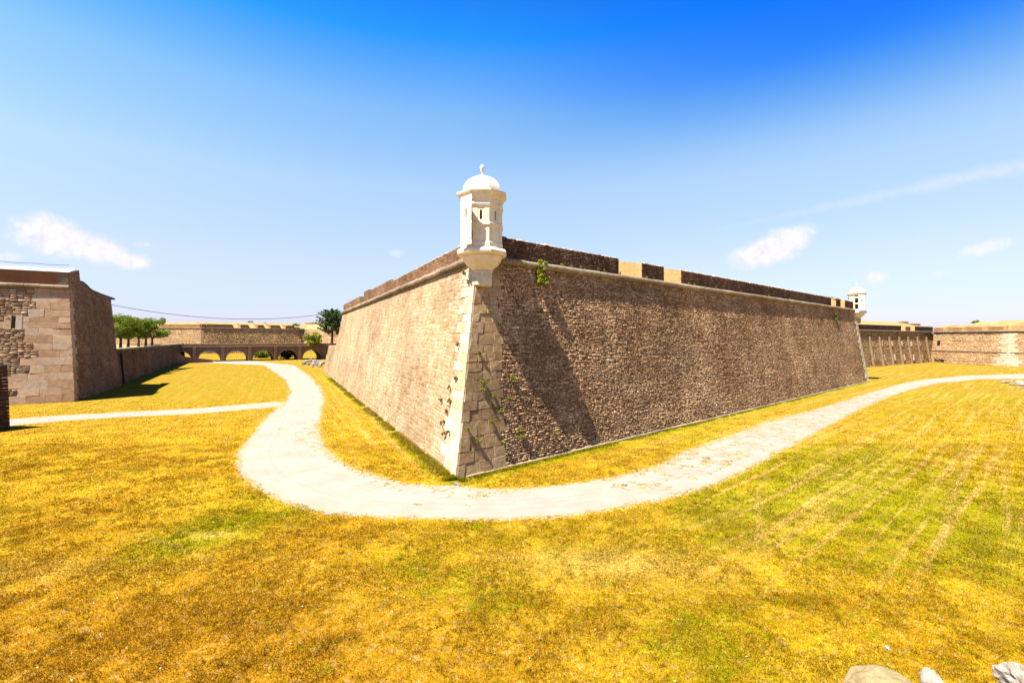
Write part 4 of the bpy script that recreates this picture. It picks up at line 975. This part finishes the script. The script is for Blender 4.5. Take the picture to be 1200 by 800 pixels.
# ============================ RIGHT BACKGROUND: buttressed curtain, lit flank ============================
H0 = gp(1017, 430); H1 = np.array([490/F*148, 148.0]); dH = (H1-H0)/np.linalg.norm(H1-H0); nH = np.array([dH[1], -dH[0]]); H00 = H0-dH*24; LH = np.linalg.norm(H1-H00); zh = 9.15
cw = thing('curtain_wall', 'brown curtain wall with slanting buttresses and two rows of loopholes, right background', 'wall', (*H00, 0))
J1 = np.array([580/F*126, 126.0]); J2 = J1+np.array([24., -22.])
PH = [H00, H1+dH*10, H1+dH*10+np.array([4, 30.]), H00+np.array([-4, 40.])]
me, HT = prism0('wall_core', PH, zh, [.14, 0, 0, 0], M['mortar_dark']); link('wall_core', fix_normals(me), cw)
fH = Face(H00, dH, nH, .14)
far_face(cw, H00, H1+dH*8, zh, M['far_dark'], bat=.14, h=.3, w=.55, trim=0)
for px in (1003, 1015.5, 1027, 1038.5, 1050, 1060.5, 1071.5, 1082):
    u, _ = fH.hit(px+4, 405)
    V = []
    for (zz, o) in ((0, .50), (7.6, .42), (8.2, .1)):
        for (uu, oo) in ((u-.35, -.1), (u-.35, o), (u+.35, o), (u+.35, -.1)): V.append(fH.pos(uu, zz, oo))
    Fs = [(a+i, a+(i+1) % 4, a+4+(i+1) % 4, a+4+i) for a in (0, 4) for i in range(4)]+[(8, 9, 10, 11)]
    link('buttress', fix_normals(mesh_py('buttress', V, Fs, M['mort_far'])), cw)
for px in (1023, 1035, 1047, 1058.5, 1069.5, 1079.5, 1089):
    for (py, hh) in ((418.5, .9), (402.5, .75)):
        u, zz = fH.hit(px-(0 if py > 410 else 3), py)
        fr_ = link('loophole_frame', block_mesh('loophole_frame', fH, u-.1, u+.85, zz-hh, zz+hh*.8, off=.22, mat=M['far_pale'], bev=.08), cw)
        link('loophole', block_mesh('loophole', fH, u-.55, u-.08, zz-.1, zz+hh, off=.16, mat=M['void'], bev=.01), fr_)
link('cordon', block_mesh('cordon', Face(HT[0], dH, nH, 0), 0, LH+5, zh+.02, zh+.5, off=.45, depth=1, mat=M['bridge_pale'], bev=.08), cw)
tH = HT[0]; lenT = float((HT[1]-HT[0])@dH)
for px0, px1 in ((990, 1056), (1072, 1088)):
    a, b_ = u_on(tH, dH, px0), u_on(tH, dH, px1)+(4 if px1 == 1088 else 0)
    link('merlon', merlon('merlon', tH, dH, nH, max(a, 0), b_, zh+1.9, 5, 0, .6, mat='brick_dark', side='cheek', z0=zh+.48, rise=.6), cw)
a, b_ = u_on(tH, dH, 1061), u_on(tH, dH, 1067); link('merlon', merlon('merlon', tH, dH, nH, a, b_, zh+1.7, 4, .6, .6, mat='far_orange', side='cheek', z0=zh+.48, rise=.6), cw)
# lit flank and next face
fl = thing('curtain_wall', 'sunlit golden stone wall with brick merlons at the right edge', 'wall', (*H1, 0))
PJ = [J1, J2, J2+np.array([30., 20.]), H1+np.array([20, 20.]), H1]
PJ = [H1, J1, J2, J2+np.array([30., 25.]), H1+np.array([22., 22.])]
me, JT = prism0('wall_core', PJ, zh, [.1, .1, .1, .1, .1], M['mortar_pale']); link('wall_core', fix_normals(me), fl)
ff1, Lf1 = far_face(fl, H1, J1, zh, M['far_lit'], bat=.1, h=.34, w=.6, trim=.3); ff2, Lf2 = far_face(fl, J1, J2, zh, M['far_lit'], bat=.1, h=.34, w=.6, trim=.3)
for f_, L_ in ((ff1, Lf1), (ff2, Lf2)):
    link('string_course', block_mesh('string_course', f_, .5, L_-.3, 3.55, 3.85, off=.2, mat=M['bridge_pale'], bev=.04), fl)
    link('cordon', block_mesh('cordon', Face(f_.P-f_.n*.1*zh, f_.d, f_.n, 0), .2, L_-.2, zh+.02, zh+.42, off=.4, depth=1, mat=M['coping'], bev=.08), fl)
z = 0; k = 0
while z < zh-.3:
    for f_, s_ in ((ff1, 1), (ff2, 0)):
        w = (2.6 if (k+s_) % 2 else 1.8)+(.9 if z < 1.5 else 0)
        ua, ub = (Lf1-w, Lf1-.04*z) if s_ else (.04*z, w*.8)
        link('quoin', block_mesh('quoin', f_, ua, ub, z, z+.72, off=.1, mat=M['quoin_far'], bev=.05), fl)
    z += .74; k += 1
u, zz = ff1.hit(1100, 402); link('slit_window', block_mesh('slit_window', ff1, u-.5, u+.5, zz-.7, zz+.7, off=.06, mat=M['void'], bev=.01), fl)
u, zz = ff1.hit(1100.5, 422.5); link('drain_opening', block_mesh('drain_opening', ff1, u-1.6, u+1.6, zz-.4, zz+.5, off=.06, mat=M['void'], bev=.05), fl)
dJ, nJ, PJ0 = ff1.d, ff1.n, H1-ff1.n*.1*zh
for px0, px1 in ((1093, 1105), (1110, 1127), (1132, 1151), (1157, 1176)):
    a, b_ = u_on(PJ0, dJ, px0), u_on(PJ0, dJ, px1); a, b_ = min(a, b_), max(a, b_)
    link('merlon', merlon('merlon', PJ0, dJ, nJ, a+.3, b_, zh+1.5, 5, .5, .9, mat='far_orange', side='cheek', z0=zh+.4, rise=.9), fl)
PJ1 = J1-ff2.n*.1*zh; link('merlon', merlon('merlon', PJ1, ff2.d, ff2.n, .3, 5.2, zh+1.7, 5, 0, .5, mat='far_lit', side='cheek', z0=zh+.4, rise=.5), fl)
link('merlon', merlon('merlon', PJ1, ff2.d, ff2.n, 6.5, 20, zh+1.7, 5, 0, .5, mat='far_orange', side='cheek', z0=zh+.4, rise=.5), fl)
# golden rampart earth behind both walls
def earth_mound(name, poly, z0, z1, ins_):
    top = offset_poly(poly, [ins_]*len(poly)); n = len(poly)
    V = [(*p, z0) for p in poly]+[(*p, z1) for p in top]
    return fix_normals(mesh_py(name, V, [(i, (i+1) % n, n+(i+1) % n, n+i) for i in range(n)]+[tuple(range(n, 2*n))], M['earth']))
link('rampart_earth', earth_mound('rampart_earth', [HT[0]-nH*4.5, HT[1]-nH*4.5+dH*14, HT[1]+np.array([34., 60.]), HT[0]+np.array([-20., 80.])], zh+1.2, zh+4.2, 10), cw)
link('rampart_earth', earth_mound('rampart_earth', [H1+np.array([5, 2.]), J1+np.array([5.5, 0]), J2+np.array([3, 5.]), J2+np.array([60., 20.]), H1+np.array([60., 60.])], zh-.5, zh+3.4, 9), fl)
for (px, py, w, h, lab) in ((1062, 377, 4.5, 2.2, 'small stone chimney block on the rampart left of its lower twin'), (1075, 379.5, 6, 1.5, 'small low stone hut on the rampart right of the chimney block')):
    Yq = 175; Xq = (px-CX)/F*Yq; zz = CAMZ+(HY-py)/F*Yq
    t = thing('rampart_hut', lab, 'hut', (Xq, Yq, zz-h)); w2 = w/F*Yq/2*1.3
    link('hut_wall', box_mesh('hut_wall', Xq-w2, Xq+w2, Yq, Yq+2.5, zz-h-1.5, zz, M['far_lit'], .08), t)
    V = [(Xq-w2-.15, Yq-.15, zz+.01), (Xq+w2+.15, Yq-.15, zz+.01), (Xq+w2+.15, Yq+2.65, zz+.01), (Xq-w2-.15, Yq+2.65, zz+.01), (Xq-.2, Yq+1.2, zz+.6), (Xq+.2, Yq+1.2, zz+.6)]
    link('hut_roof', fix_normals(mesh_py('hut_roof', V, [(0, 1, 5, 4), (1, 2, 5), (2, 3, 4, 5), (3, 0, 4), (0, 3, 2, 1)], M['coping'])), t)

# near wall under the viewpoint (its broken top shows at the lower right)
cs = thing('counterscarp_wall', 'broken stone-topped wall in the lower right corner, edge of the viewpoint', 'wall', (0, -2, 0))
link('wall_body', box_mesh('wall_body', -60, 60, -8, 2.25, 0, 5.52, M['mortar_pale']), cs)

# ============================ VEGETATION ============================
def limb(pts, radii, seg=7):
    V = []; Fs = []
    for i, (p, r) in enumerate(zip(pts, radii)):
        p = Vector(p); d_ = (Vector(pts[min(i+1, len(pts)-1)])-Vector(pts[max(i-1, 0)])).normalized(); q = d_.to_track_quat('Z', 'Y')
        for k in range(seg): V.append(p+q @ Vector((r*math.cos(2*PI*k/seg), r*math.sin(2*PI*k/seg), 0)))
    for i in range(len(pts)-1):
        for k in range(seg): Fs.append((i*seg+k, i*seg+(k+1) % seg, (i+1)*seg+(k+1) % seg, (i+1)*seg+k))
    Fs.append(tuple(range((len(pts)-1)*seg, len(pts)*seg)))
    return V, Fs
def limbs_mesh(name, Ls, mat):
    V = []; Fs = []
    for pts, rad in Ls:
        v, f = limb(pts, rad); k = len(V); V += v; Fs += [tuple(i+k for i in q) for q in f]
    return mesh_py(name, V, Fs, mat, True)
def tree(x, y, z, h, w, label, seed, leaf='leaf', group=None, nleaf=2600, name='tree', lsize=.2, trunk_h=.38):
    random.seed(seed); t = thing(name, label, 'tree', (x, y, z), group)
    th = h*trunk_h; bl = []; br_ = []
    Ls = [([(x, y, z-.2), (x+.05, y, z+th*.5), (x+.1, y, z+th)], [h*.045, h*.036, h*.03])]
    for k in range(9):
        a = k*2.4+random.random(); rr_ = w*.5*random.uniform(.35, .85); zz = z+th+(h-th)*random.uniform(.15, .8)
        c = (x+rr_*math.cos(a), y+rr_*math.sin(a), zz); bl.append(c); br_.append(w*random.uniform(.16, .27))
        Ls.append(([(x+.1, y, z+th*.95), ((x+c[0])/2, (y+c[1])/2, z+th+(zz-z-th)*.35), c], [h*.02, h*.013, h*.006]))
    bl.append((x, y, z+h*.85)); br_.append(w*.25)
    link('trunk', limbs_mesh('trunk', Ls, M['bark']), t)
    V, Q_, R = leaf_cloud(bl, br_, nleaf, lsize, .8); link('crown', mesh_np('crown', V, Q_, {'rnd': R}, M[leaf]), t)
    return t
TG = 'row of trees above the retaining wall'
rowtrees = [(141, 96, 6.2, 4.6, 'leftmost and tallest of the trees above the retaining wall, beside the tower'), (150, 101, 6.0, 4.2, 'second tree from the left above the retaining wall'),
            (162, 106, 5.9, 3.6, 'middle tree in the row above the retaining wall'), (170.5, 111, 6.2, 3.4, 'fourth tree of the row above the retaining wall, on a straight thin trunk'),
            (178, 115, 6.2, 4.4, 'rightmost round-crowned tree above the retaining wall, nearest the bridge')]
for k, (px, Yq, h, w, lab) in enumerate(rowtrees):
    tree((px-CX)/F*Yq, Yq, zr-.35, h*1.12, w*1.3, lab, 20+k, group=TG, nleaf=5200, lsize=.17, trunk_h=.30)
tree((190-CX)/F*250, 250, 14.6, 3.5, 3.2, 'tiny green tree on the skyline left of the distant bastion', 40, nleaf=500, lsize=.3)
# conifer at the bastion end
def conifer(x, y, z, h, w, label, seed):
    random.seed(seed); t = thing('pine_tree', label, 'tree', (x, y, z)); Ls = [([(x, y, z-.3), (x+.15, y, z+h*.5), (x+.1, y, z+h*.95)], [.28, .2, .05])]; bl = []; rd = []
    for k in range(46):
        f_ = .28+.7*k/46; a = k*2.4; L = w*.5*(1.08-f_*.62)*random.uniform(.7, 1.15); zz = z+h*f_
        e = (x+L*math.cos(a), y+L*math.sin(a), zz+L*.42); Ls.append(([(x+.1, y, zz-.3), ((x+e[0])/2, (y+e[1])/2, zz), e], [.07, .05, .02]))
        for q_ in (.45, .7, .9, 1.08): bl.append((x+(e[0]-x)*q_, y+(e[1]-y)*q_, zz+(e[2]-zz)*q_)); rd.append(.48*(1.25-q_*.7))
    link('trunk', limbs_mesh('trunk', Ls, M['bark']), t)
    V, Q_, R = leaf_cloud(bl, rd, 13000, .18, .7, .3); link('crown', mesh_np('crown', V, Q_, {'rnd': R}, M['leaf_dark']), t)
cY = 110.; conifer((389-CX)/F*cY, cY, zl, 7.8, 8.2, 'dark green pine tree standing beside the far left end of the bastion', 51)
tree((400-CX)/F*118, 118, zl, 8.2, 6.5, 'dark leafy tree half hidden behind the pine at the end of the bastion', 52, leaf='leaf_dark', nleaf=4500, lsize=.2)
def shrub(name, x, y, z, r, h, label, cat, leaf, n, size, group=None, kind='shrub'):
    t = thing(name, label, cat, (x, y, z), group); bl = []; rd = []; Ls = []
    for k in range(9):
        a = random.uniform(0, 2*PI); q = r*random.uniform(.1, .75); c = (x+q*math.cos(a), y+q*math.sin(a), z+h*random.uniform(.25, .85)); bl.append(c); rd.append(r*random.uniform(.22, .4))
        Ls.append(([(x, y, z-.05), ((x+c[0])/2, (y+c[1])/2, z+h*.3), c], [r*.04, r*.03, r*.012]))
    link('stems', limbs_mesh('stems', Ls, M['stem']), t)
    V, Q_, R = leaf_cloud(bl, rd, n, size, .9); link('foliage', mesh_np('foliage', V, Q_, {'rnd': R}, M[leaf]), t)
random.seed(5)
Yq = 166; shrub('bush', (366-CX)/F*Yq, Yq+1.5, 4.6, 4.2, 4.4, 'yellow-green bush growing on the right end of the arched bridge', 'bush', 'leaf_yellow', 2600, .32)
for (px, Yq, zz, r, h, lab) in ((292, 262, 14.6, 2.4, 2.4, 'small green bush on the distant bastion, left skyline bush'), (310, 264, 14.8, 1.2, 1.4, 'smallest green bush on the distant bastion skyline, right of the larger bush'),
                                (1143, 160, 12.2, 1.3, 1.1, 'small dark bush on the golden rampart at right'), (347, 262, 14, 2.4, 1.2, 'low green bush on the distant bastion, just left of the pine')):
    shrub('bush', (px-CX)/F*Yq, Yq, zz, r, h, lab, 'bush', 'leaf', 700, .25)
# bushes added behind the arches to darken what shows through them
for (px, Yq, r, h, lab) in ((337, 172, 6.5, 4.2, 'dark bush added to darken the second arch from the right of the bridge'), (306, 180, 5, 2.8, 'olive bush added to darken the third arch from the right of the bridge')):
    shrub('bush', (px-CX)/F*Yq, Yq, 0, r, h, lab, 'bush', 'leaf_dark' if px == 337 else 'leaf', 2600, .3)
# leafy plant hanging from the cordon right of the turret
u, zz = f1.hit(632, 318)
def wall_plant(face, u, z, r, h, name, label, leaf, n, size, group=None, cat='plant', out=.22):
    p = face.pos(u, z, out*.4); t = thing(name, label, cat, tuple(p), group); bl = []; rd = []; Ls = []
    nk = 9 if r > .25 else 5
    for k in range(nk):
        a, b_ = random.uniform(-1, 1)*r*.7, ((k+random.random())/nk*2-1)*h*.42; c = face.pos(u+a, z+b_, out*random.uniform(.5, 1.5)); bl.append(c); rd.append(r*random.uniform(.25, .42))
        Ls.append(([face.pos(u, z+h*.1, -.03), face.pos(u+a*.5, z+b_*.5, out*.8), c], [r*.05, r*.035, r*.015]))
    link('stems', limbs_mesh('stems', Ls, M['stem']), t)
    V, Q_, R = leaf_cloud(bl, rd, n, size, 1.0, .2); link('foliage', mesh_np('foliage', V, Q_, {'rnd': R}, M[leaf]), t)
random.seed(12)
wall_plant(f1, u, zz-.15, .55, 2.1, 'wall_shrub', 'bright green leafy shrub rooted in the cordon just right of the white turret', 'leaf_yellow', 2200, .085, out=.45, cat='shrub')
random.seed(9)
WG = 'weeds growing from the joints of the corner stones'
for (f_, lst, leaf, lab) in ((f1, [(573.5, 365), (561, 412.5), (600, 443), (564, 447), (565, 455), (599, 445), (586, 480), (575, 493), (546, 502), (559, 515), (587, 516.5), (609, 502), (610, 510), (596, 467), (632, 365), (650, 506), (577, 462)], 'leaf_yellow', 'small green weed tuft in a joint of the shaded corner stones'),
                             (f2, [(540, 403), (536, 443), (529, 453), (529, 469), (525, 482), (521, 495), (523, 507), (528.5, 506), (519, 468), (547, 320), (551, 330)], 'leaf_brown', 'small dried orange weed tuft in a joint of the sunlit corner stones')):
    for k, (px, py) in enumerate(lst):
        u, zz = f_.hit(px, py); s = random.uniform(.7, 1.25)
        wall_plant(f_, u, zz, .18*s, .24*s, 'wall_weed', lab, leaf, 170, .045, 'green weeds in the shaded corner stones' if f_ is f1 else 'dried weeds in the sunlit corner stones', cat='weed', out=.17)
# little tufts along the top of the cordon
fc = Face(at+n1v*.05, d1, n1v, 0)
for k, px in enumerate((657, 668, 680, 700, 708, 726, 757, 765, 806, 813, 838, 868, 900, 925)):
    u = u_on(fc.P, d1, px); wall_plant(fc, u, ZC+.46, .16, .22, 'wall_weed', 'small dry weed tuft standing on the cordon below the shaded parapet', 'leaf_brown' if k % 3 else 'leaf_yellow', 80, .04, 'weeds standing on the cordon ledge', cat='weed', out=.1)
u, zz = f1.hit(978, 372); wall_plant(f1, u, zz, .5, 2.6, 'wall_shrub', 'thin trailing green plant on the shaded wall below the far turret', 'leaf', 350, .09, out=.2)

# ------------------------------------------------------------------ grass blades (stuff)
def blades(n, x, y, hmin, hmax, w):
    th = rng.uniform(0, 2*PI, n); h = rng.uniform(hmin, hmax, n); lean = rng.normal(0, .55, (n, 2))*h[:, None]
    dx, dy = np.cos(th)*w*.5, np.sin(th)*w*.5
    V = np.zeros((n, 3, 3)); V[:, 0] = np.stack([x-dx, y-dy, np.zeros(n)-.005], -1); V[:, 1] = np.stack([x+dx, y+dy, np.zeros(n)-.005], -1); V[:, 2] = np.stack([x+lean[:, 0], y+lean[:, 1], h], -1)
    return V
BV = []; BA = {'worn': [], 'fg': [], 'far': [], 'sa': [], 'gr': [], 'dry': [], 'wd': [], 'trk': [], 'rnd': []}
def add_blades(x, y, hmin, hmax, w, ps=None):
    ga = ground_attrs(x, y, ps); n = len(x); BV.append(blades(n, x, y, hmin, hmax, w).reshape(-1, 3))
    for k in ('worn', 'fg', 'far', 'sa', 'gr', 'dry', 'wd', 'trk'): BA[k].append(np.repeat(ga[k], 3, axis=0))
    BA['rnd'].append(np.repeat(rng.random(n), 3))
def in_bastion(x, y):
    a = ((x-A0[0])*n1v[0]+(y-A0[1])*n1v[1]) < .18; b_ = ((x-A0[0])*n2v[0]+(y-A0[1])*n2v[1]) < .02; return a & b_
for (Ya, Yb, n, hm, hx, wmul) in ((9.4, 14, 230000, .02, .07, 1.), (14, 21, 240000, .02, .075, 1.4), (21, 34, 220000, .025, .085, 2.1), (34, 60, 130000, .03, .10, 3.6)):
    y = np.sqrt(rng.uniform(Ya**2, Yb**2, n)); x = (rng.uniform(-30, 1230, n)-CX)/F*y
    ps = np.maximum(poly_sdf(x, y, PATHP), poly_sdf(x, y, TRKP)); k = (~keep_path(x, y) | (ps < .25*fbm(x, y, 3, 2))) & ~in_bastion(x, y) & (rng.random(len(x)) > np.clip(1+ps/.7, 0, .85)); x, y, ps = x[k], y[k], ps[k]
    cl = fbm(x, y, 1.1, 3); k = (rng.random(len(x)) < np.clip((cl-.3)*3.5, .25, 1)) & (rng.random(len(x)) < np.clip((62-y)/26, 0, 1)); x, y, ps = x[k], y[k], ps[k]
    add_blades(x, y, hm, hx, .018*wmul, ps)
nt_ = 5200; ty = np.sqrt(rng.uniform(9.4**2, 30**2, nt_)); tx = (rng.uniform(-20, 1220, nt_)-CX)/F*ty
kk = fbm(tx, ty, .6, 3) > .47; tx, ty = tx[kk], ty[kk]; nb = 14
bx_ = np.repeat(tx, nb)+rng.normal(0, .06, len(tx)*nb); by_ = np.repeat(ty, nb)+rng.normal(0, .06, len(tx)*nb)
kk = ~keep_path(bx_, by_) & ~in_bastion(bx_, by_); add_blades(bx_[kk], by_[kk], .05, .15, .022)
# taller weeds along the foot of both walls
for (d_, n_, L, cnt, o0, hx) in ((d1, n1v, 70, 16000, .18, .17), (d2, n2v, 70, 26000, .02, .30)):
    u = rng.uniform(0, 1, cnt)**1.6*L; o = o0+np.abs(rng.normal(0, .28 if d_ is d2 else .16, cnt)); p = A0+d_*u[:, None]+n_*o[:, None]
    k = fbm(u, o*0, 1.3, 3) > .38; add_blades(p[k, 0], p[k, 1], .05, hx, .045)
V = np.concatenate(BV); Q = np.arange(len(V)).reshape(-1, 3)
o = link('grass', mesh_np('grass', V, Q, {k: np.concatenate(v) for k, v in BA.items()}, M['grass']), kind='stuff')
tag(o, 'short dry yellow and green grass blades covering the ditch lawn', 'grass', kind='stuff')
# small white daisies and stones scattered in the near lawn
n = 260; y = np.sqrt(rng.uniform(9.6**2, 24**2, n)); x = (rng.uniform(0, 1200, n)-CX)/F*y; k = ~keep_path(x, y); x, y = x[k], y[k]; n = len(x)
V = np.zeros((n, 4, 3)); s = rng.uniform(.012, .026, n); zz = rng.uniform(.03, .08, n)
for j, (a, b_) in enumerate(((-1, 0), (0, -1), (1, 0), (0, 1))): V[:, j] = np.stack([x+a*s, y+b_*s, zz+rng.uniform(-.008, .008, n)], -1)
o = link('daisies', mesh_np('daisies', V.reshape(-1, 3), np.arange(4*n).reshape(-1, 4), None, M['petal']), kind='stuff'); tag(o, 'tiny white daisy heads dotted through the near lawn', 'flowers', kind='stuff')

# ============================ ROCKS, FLOWER, CABLE ============================
def rock(name, loc, size, label, seed, mat='rock', group=None, rough=.28, sub=2):
    random.seed(seed); bm = bmesh.new(); bmesh.ops.create_icosphere(bm, subdivisions=sub, radius=1)
    from mathutils import noise as mn
    off = Vector((seed*3.1, seed*1.7, 0)); cuts = [Vector((random.gauss(0, 1), random.gauss(0, 1), random.gauss(0, .7))).normalized() for _ in range(6)]
    for v in bm.verts:
        p = v.co.copy()
        for c in cuts:
            dd_ = p.dot(c)
            if dd_ > .62: p -= c*(dd_-.62)*.9
        p *= 1+rough*mn.fractal(v.co*1.6+off, 1.0, 2.0, 3)
        v.co = Vector((p.x*size[0], p.y*size[1], p.z*size[2]))
    me = bpy.data.meshes.new(name); bm.to_mesh(me); bm.free(); me.materials.append(M[mat])
    o = bpy.data.objects.new(name, me); C.objects.link(o); o.location = loc; o.rotation_euler = (0, 0, random.uniform(0, 6))
    return tag(o, label, 'rock', group)
def at_d(px, py, Y): return ((px-CX)/F*Y, Y, CAMZ+(HY-py)/F*Y)
p = at_d(1038, 789, 2.62); o = rock('rock', (p[0], p[1], p[2]-.13), (.19, .17, .13), 'wide ochre rock at the bottom edge, below the white flower', 3, 'rock_ochre', rough=.15, sub=4); o.rotation_euler.z = 0
p = at_d(1095, 786, 2.55); o = rock('rock', (p[0], p[1], p[2]-.085), (.085, .08, .085), 'small pale rock at the bottom edge, right of the ochre rock', 4, 'rock', rough=.2, sub=4)
p = at_d(1192, 775, 2.5); o = rock('rock', (p[0]+.02, p[1], p[2]-.11), (.10, .10, .12), 'jagged pale rock in the lower right corner', 6, 'rock', rough=.35, sub=4)
fw = thing('wild_flower', 'single white flower on a thin stalk rising behind the ochre rock', 'flower', at_d(1038, 792, 2.85))
p0, p1 = at_d(1038, 800, 2.85), at_d(1040, 759, 2.85)
link('stalk', limbs_mesh('stalk', [([p0, ((p0[0]+p1[0])/2-.004, p0[1], (p0[2]+p1[2])/2), p1], [.0028, .0024, .002])], M['stem']), fw)
bl = [(p1[0]+random.uniform(-.008, .01), p1[1]+random.uniform(-.01, .01), p1[2]+random.uniform(-.002, .008)) for _ in range(7)]
V, Q_, R = leaf_cloud(bl, [.008]*7, 90, .006); link('flower_head', mesh_np('flower_head', V, Q_, {'rnd': R}, M['petal']), fw)
RG = 'white stone blocks piled before the rightmost arch'
for k, (px, py, s) in enumerate([(356, 427, .8), (359, 424.5, .9), (362, 427.5, .7), (364.5, 424, 1.1), (367, 428, .8), (369, 425.5, 1.2), (371, 428.5, .8), (373.5, 426, .9), (376, 428.5, .9), (378, 426.5, .9), (366, 430, .5), (374, 430, .5)]):
    q = gp(px, py); random.seed(60+k)
    rock('rock', (q[0], q[1], s*.35), (s*1.0, s*.7, s*.7), 'white broken stone block in the pile in front of the rightmost bridge arch', 60+k, 'rock', RG, .2)
RG2 = 'pale stones heaped beside the path at the right edge'
for k, (px, py, s) in enumerate([(1176, 448.5, .7), (1183, 447.5, .5), (1188, 451, .6), (1194, 449, .9), (1199, 452, .8), (1196, 455, .5), (1204, 448, .8)]):
    q = gp(px, py); rock('rock', (q[0], q[1], s*.2), (s, s*.7, s*.4), 'pale stone in the grassy heap beside the path at the right edge', 80+k, 'rock', RG2, .2)
rock('rock', (*gp(536, 567), .02), (.35, .16, .08), 'flat pale stone at the foot of the bastion corner', 95, 'rock')
rock('rock', (*gp(385, 602), .01), (.25, .12, .07), 'small flat pale stone on the outer edge of the path bend', 97, 'rock')
def cable(pts, r, label):
    cu = bpy.data.curves.new('cable', 'CURVE'); cu.dimensions = '3D'; cu.bevel_depth = r; sp = cu.splines.new('POLY'); sp.points.add(len(pts)-1)
    for k, p in enumerate(pts): sp.points[k].co = (*p, 1)
    o = bpy.data.objects.new('overhead_cable', cu); me = bpy.data.meshes.new_from_object(o); o2 = bpy.data.objects.new('overhead_cable', me); C.objects.link(o2); me.materials.append(M['cable']); bpy.data.objects.remove(o)
    return tag(o2, label, 'cable')
ca = at_d(128, 356.5, 96); cb = at_d(392, 366, 121); pts = []
for k in range(25):
    f_ = k/24; p = [ca[i]*(1-f_)+cb[i]*f_ for i in range(3)]; p[2] -= 4*f_*(1-f_)*2.3; pts.append(p)
cable(pts, .055, 'thin sagging cable between the left tower and the pine tree')
pts = [(*(towq(u, 4.0)), 16.72+.04*math.sin(u*2)) for u in np.linspace(.9, LBB-2, 24)]
cable(pts, .03, 'thin dark line of wire along the white coping of the left tower')

# ------------------------------------------------------------------ all base colours above are written relative to a 0.5 reference white
for m in bpy.data.materials:
    nt = m.node_tree
    for nd in list(nt.nodes):
        key = {'BSDF_PRINCIPLED': 'Base Color', 'BSDF_TRANSLUCENT': 'Color'}.get(nd.type)
        if key and nd.inputs[key].is_linked:
            src = nd.inputs[key].links[0].from_socket; lk(nt, mixc(nt, 1.0, src, (.5, .5, .5), 'MULTIPLY'), nd.inputs[key])
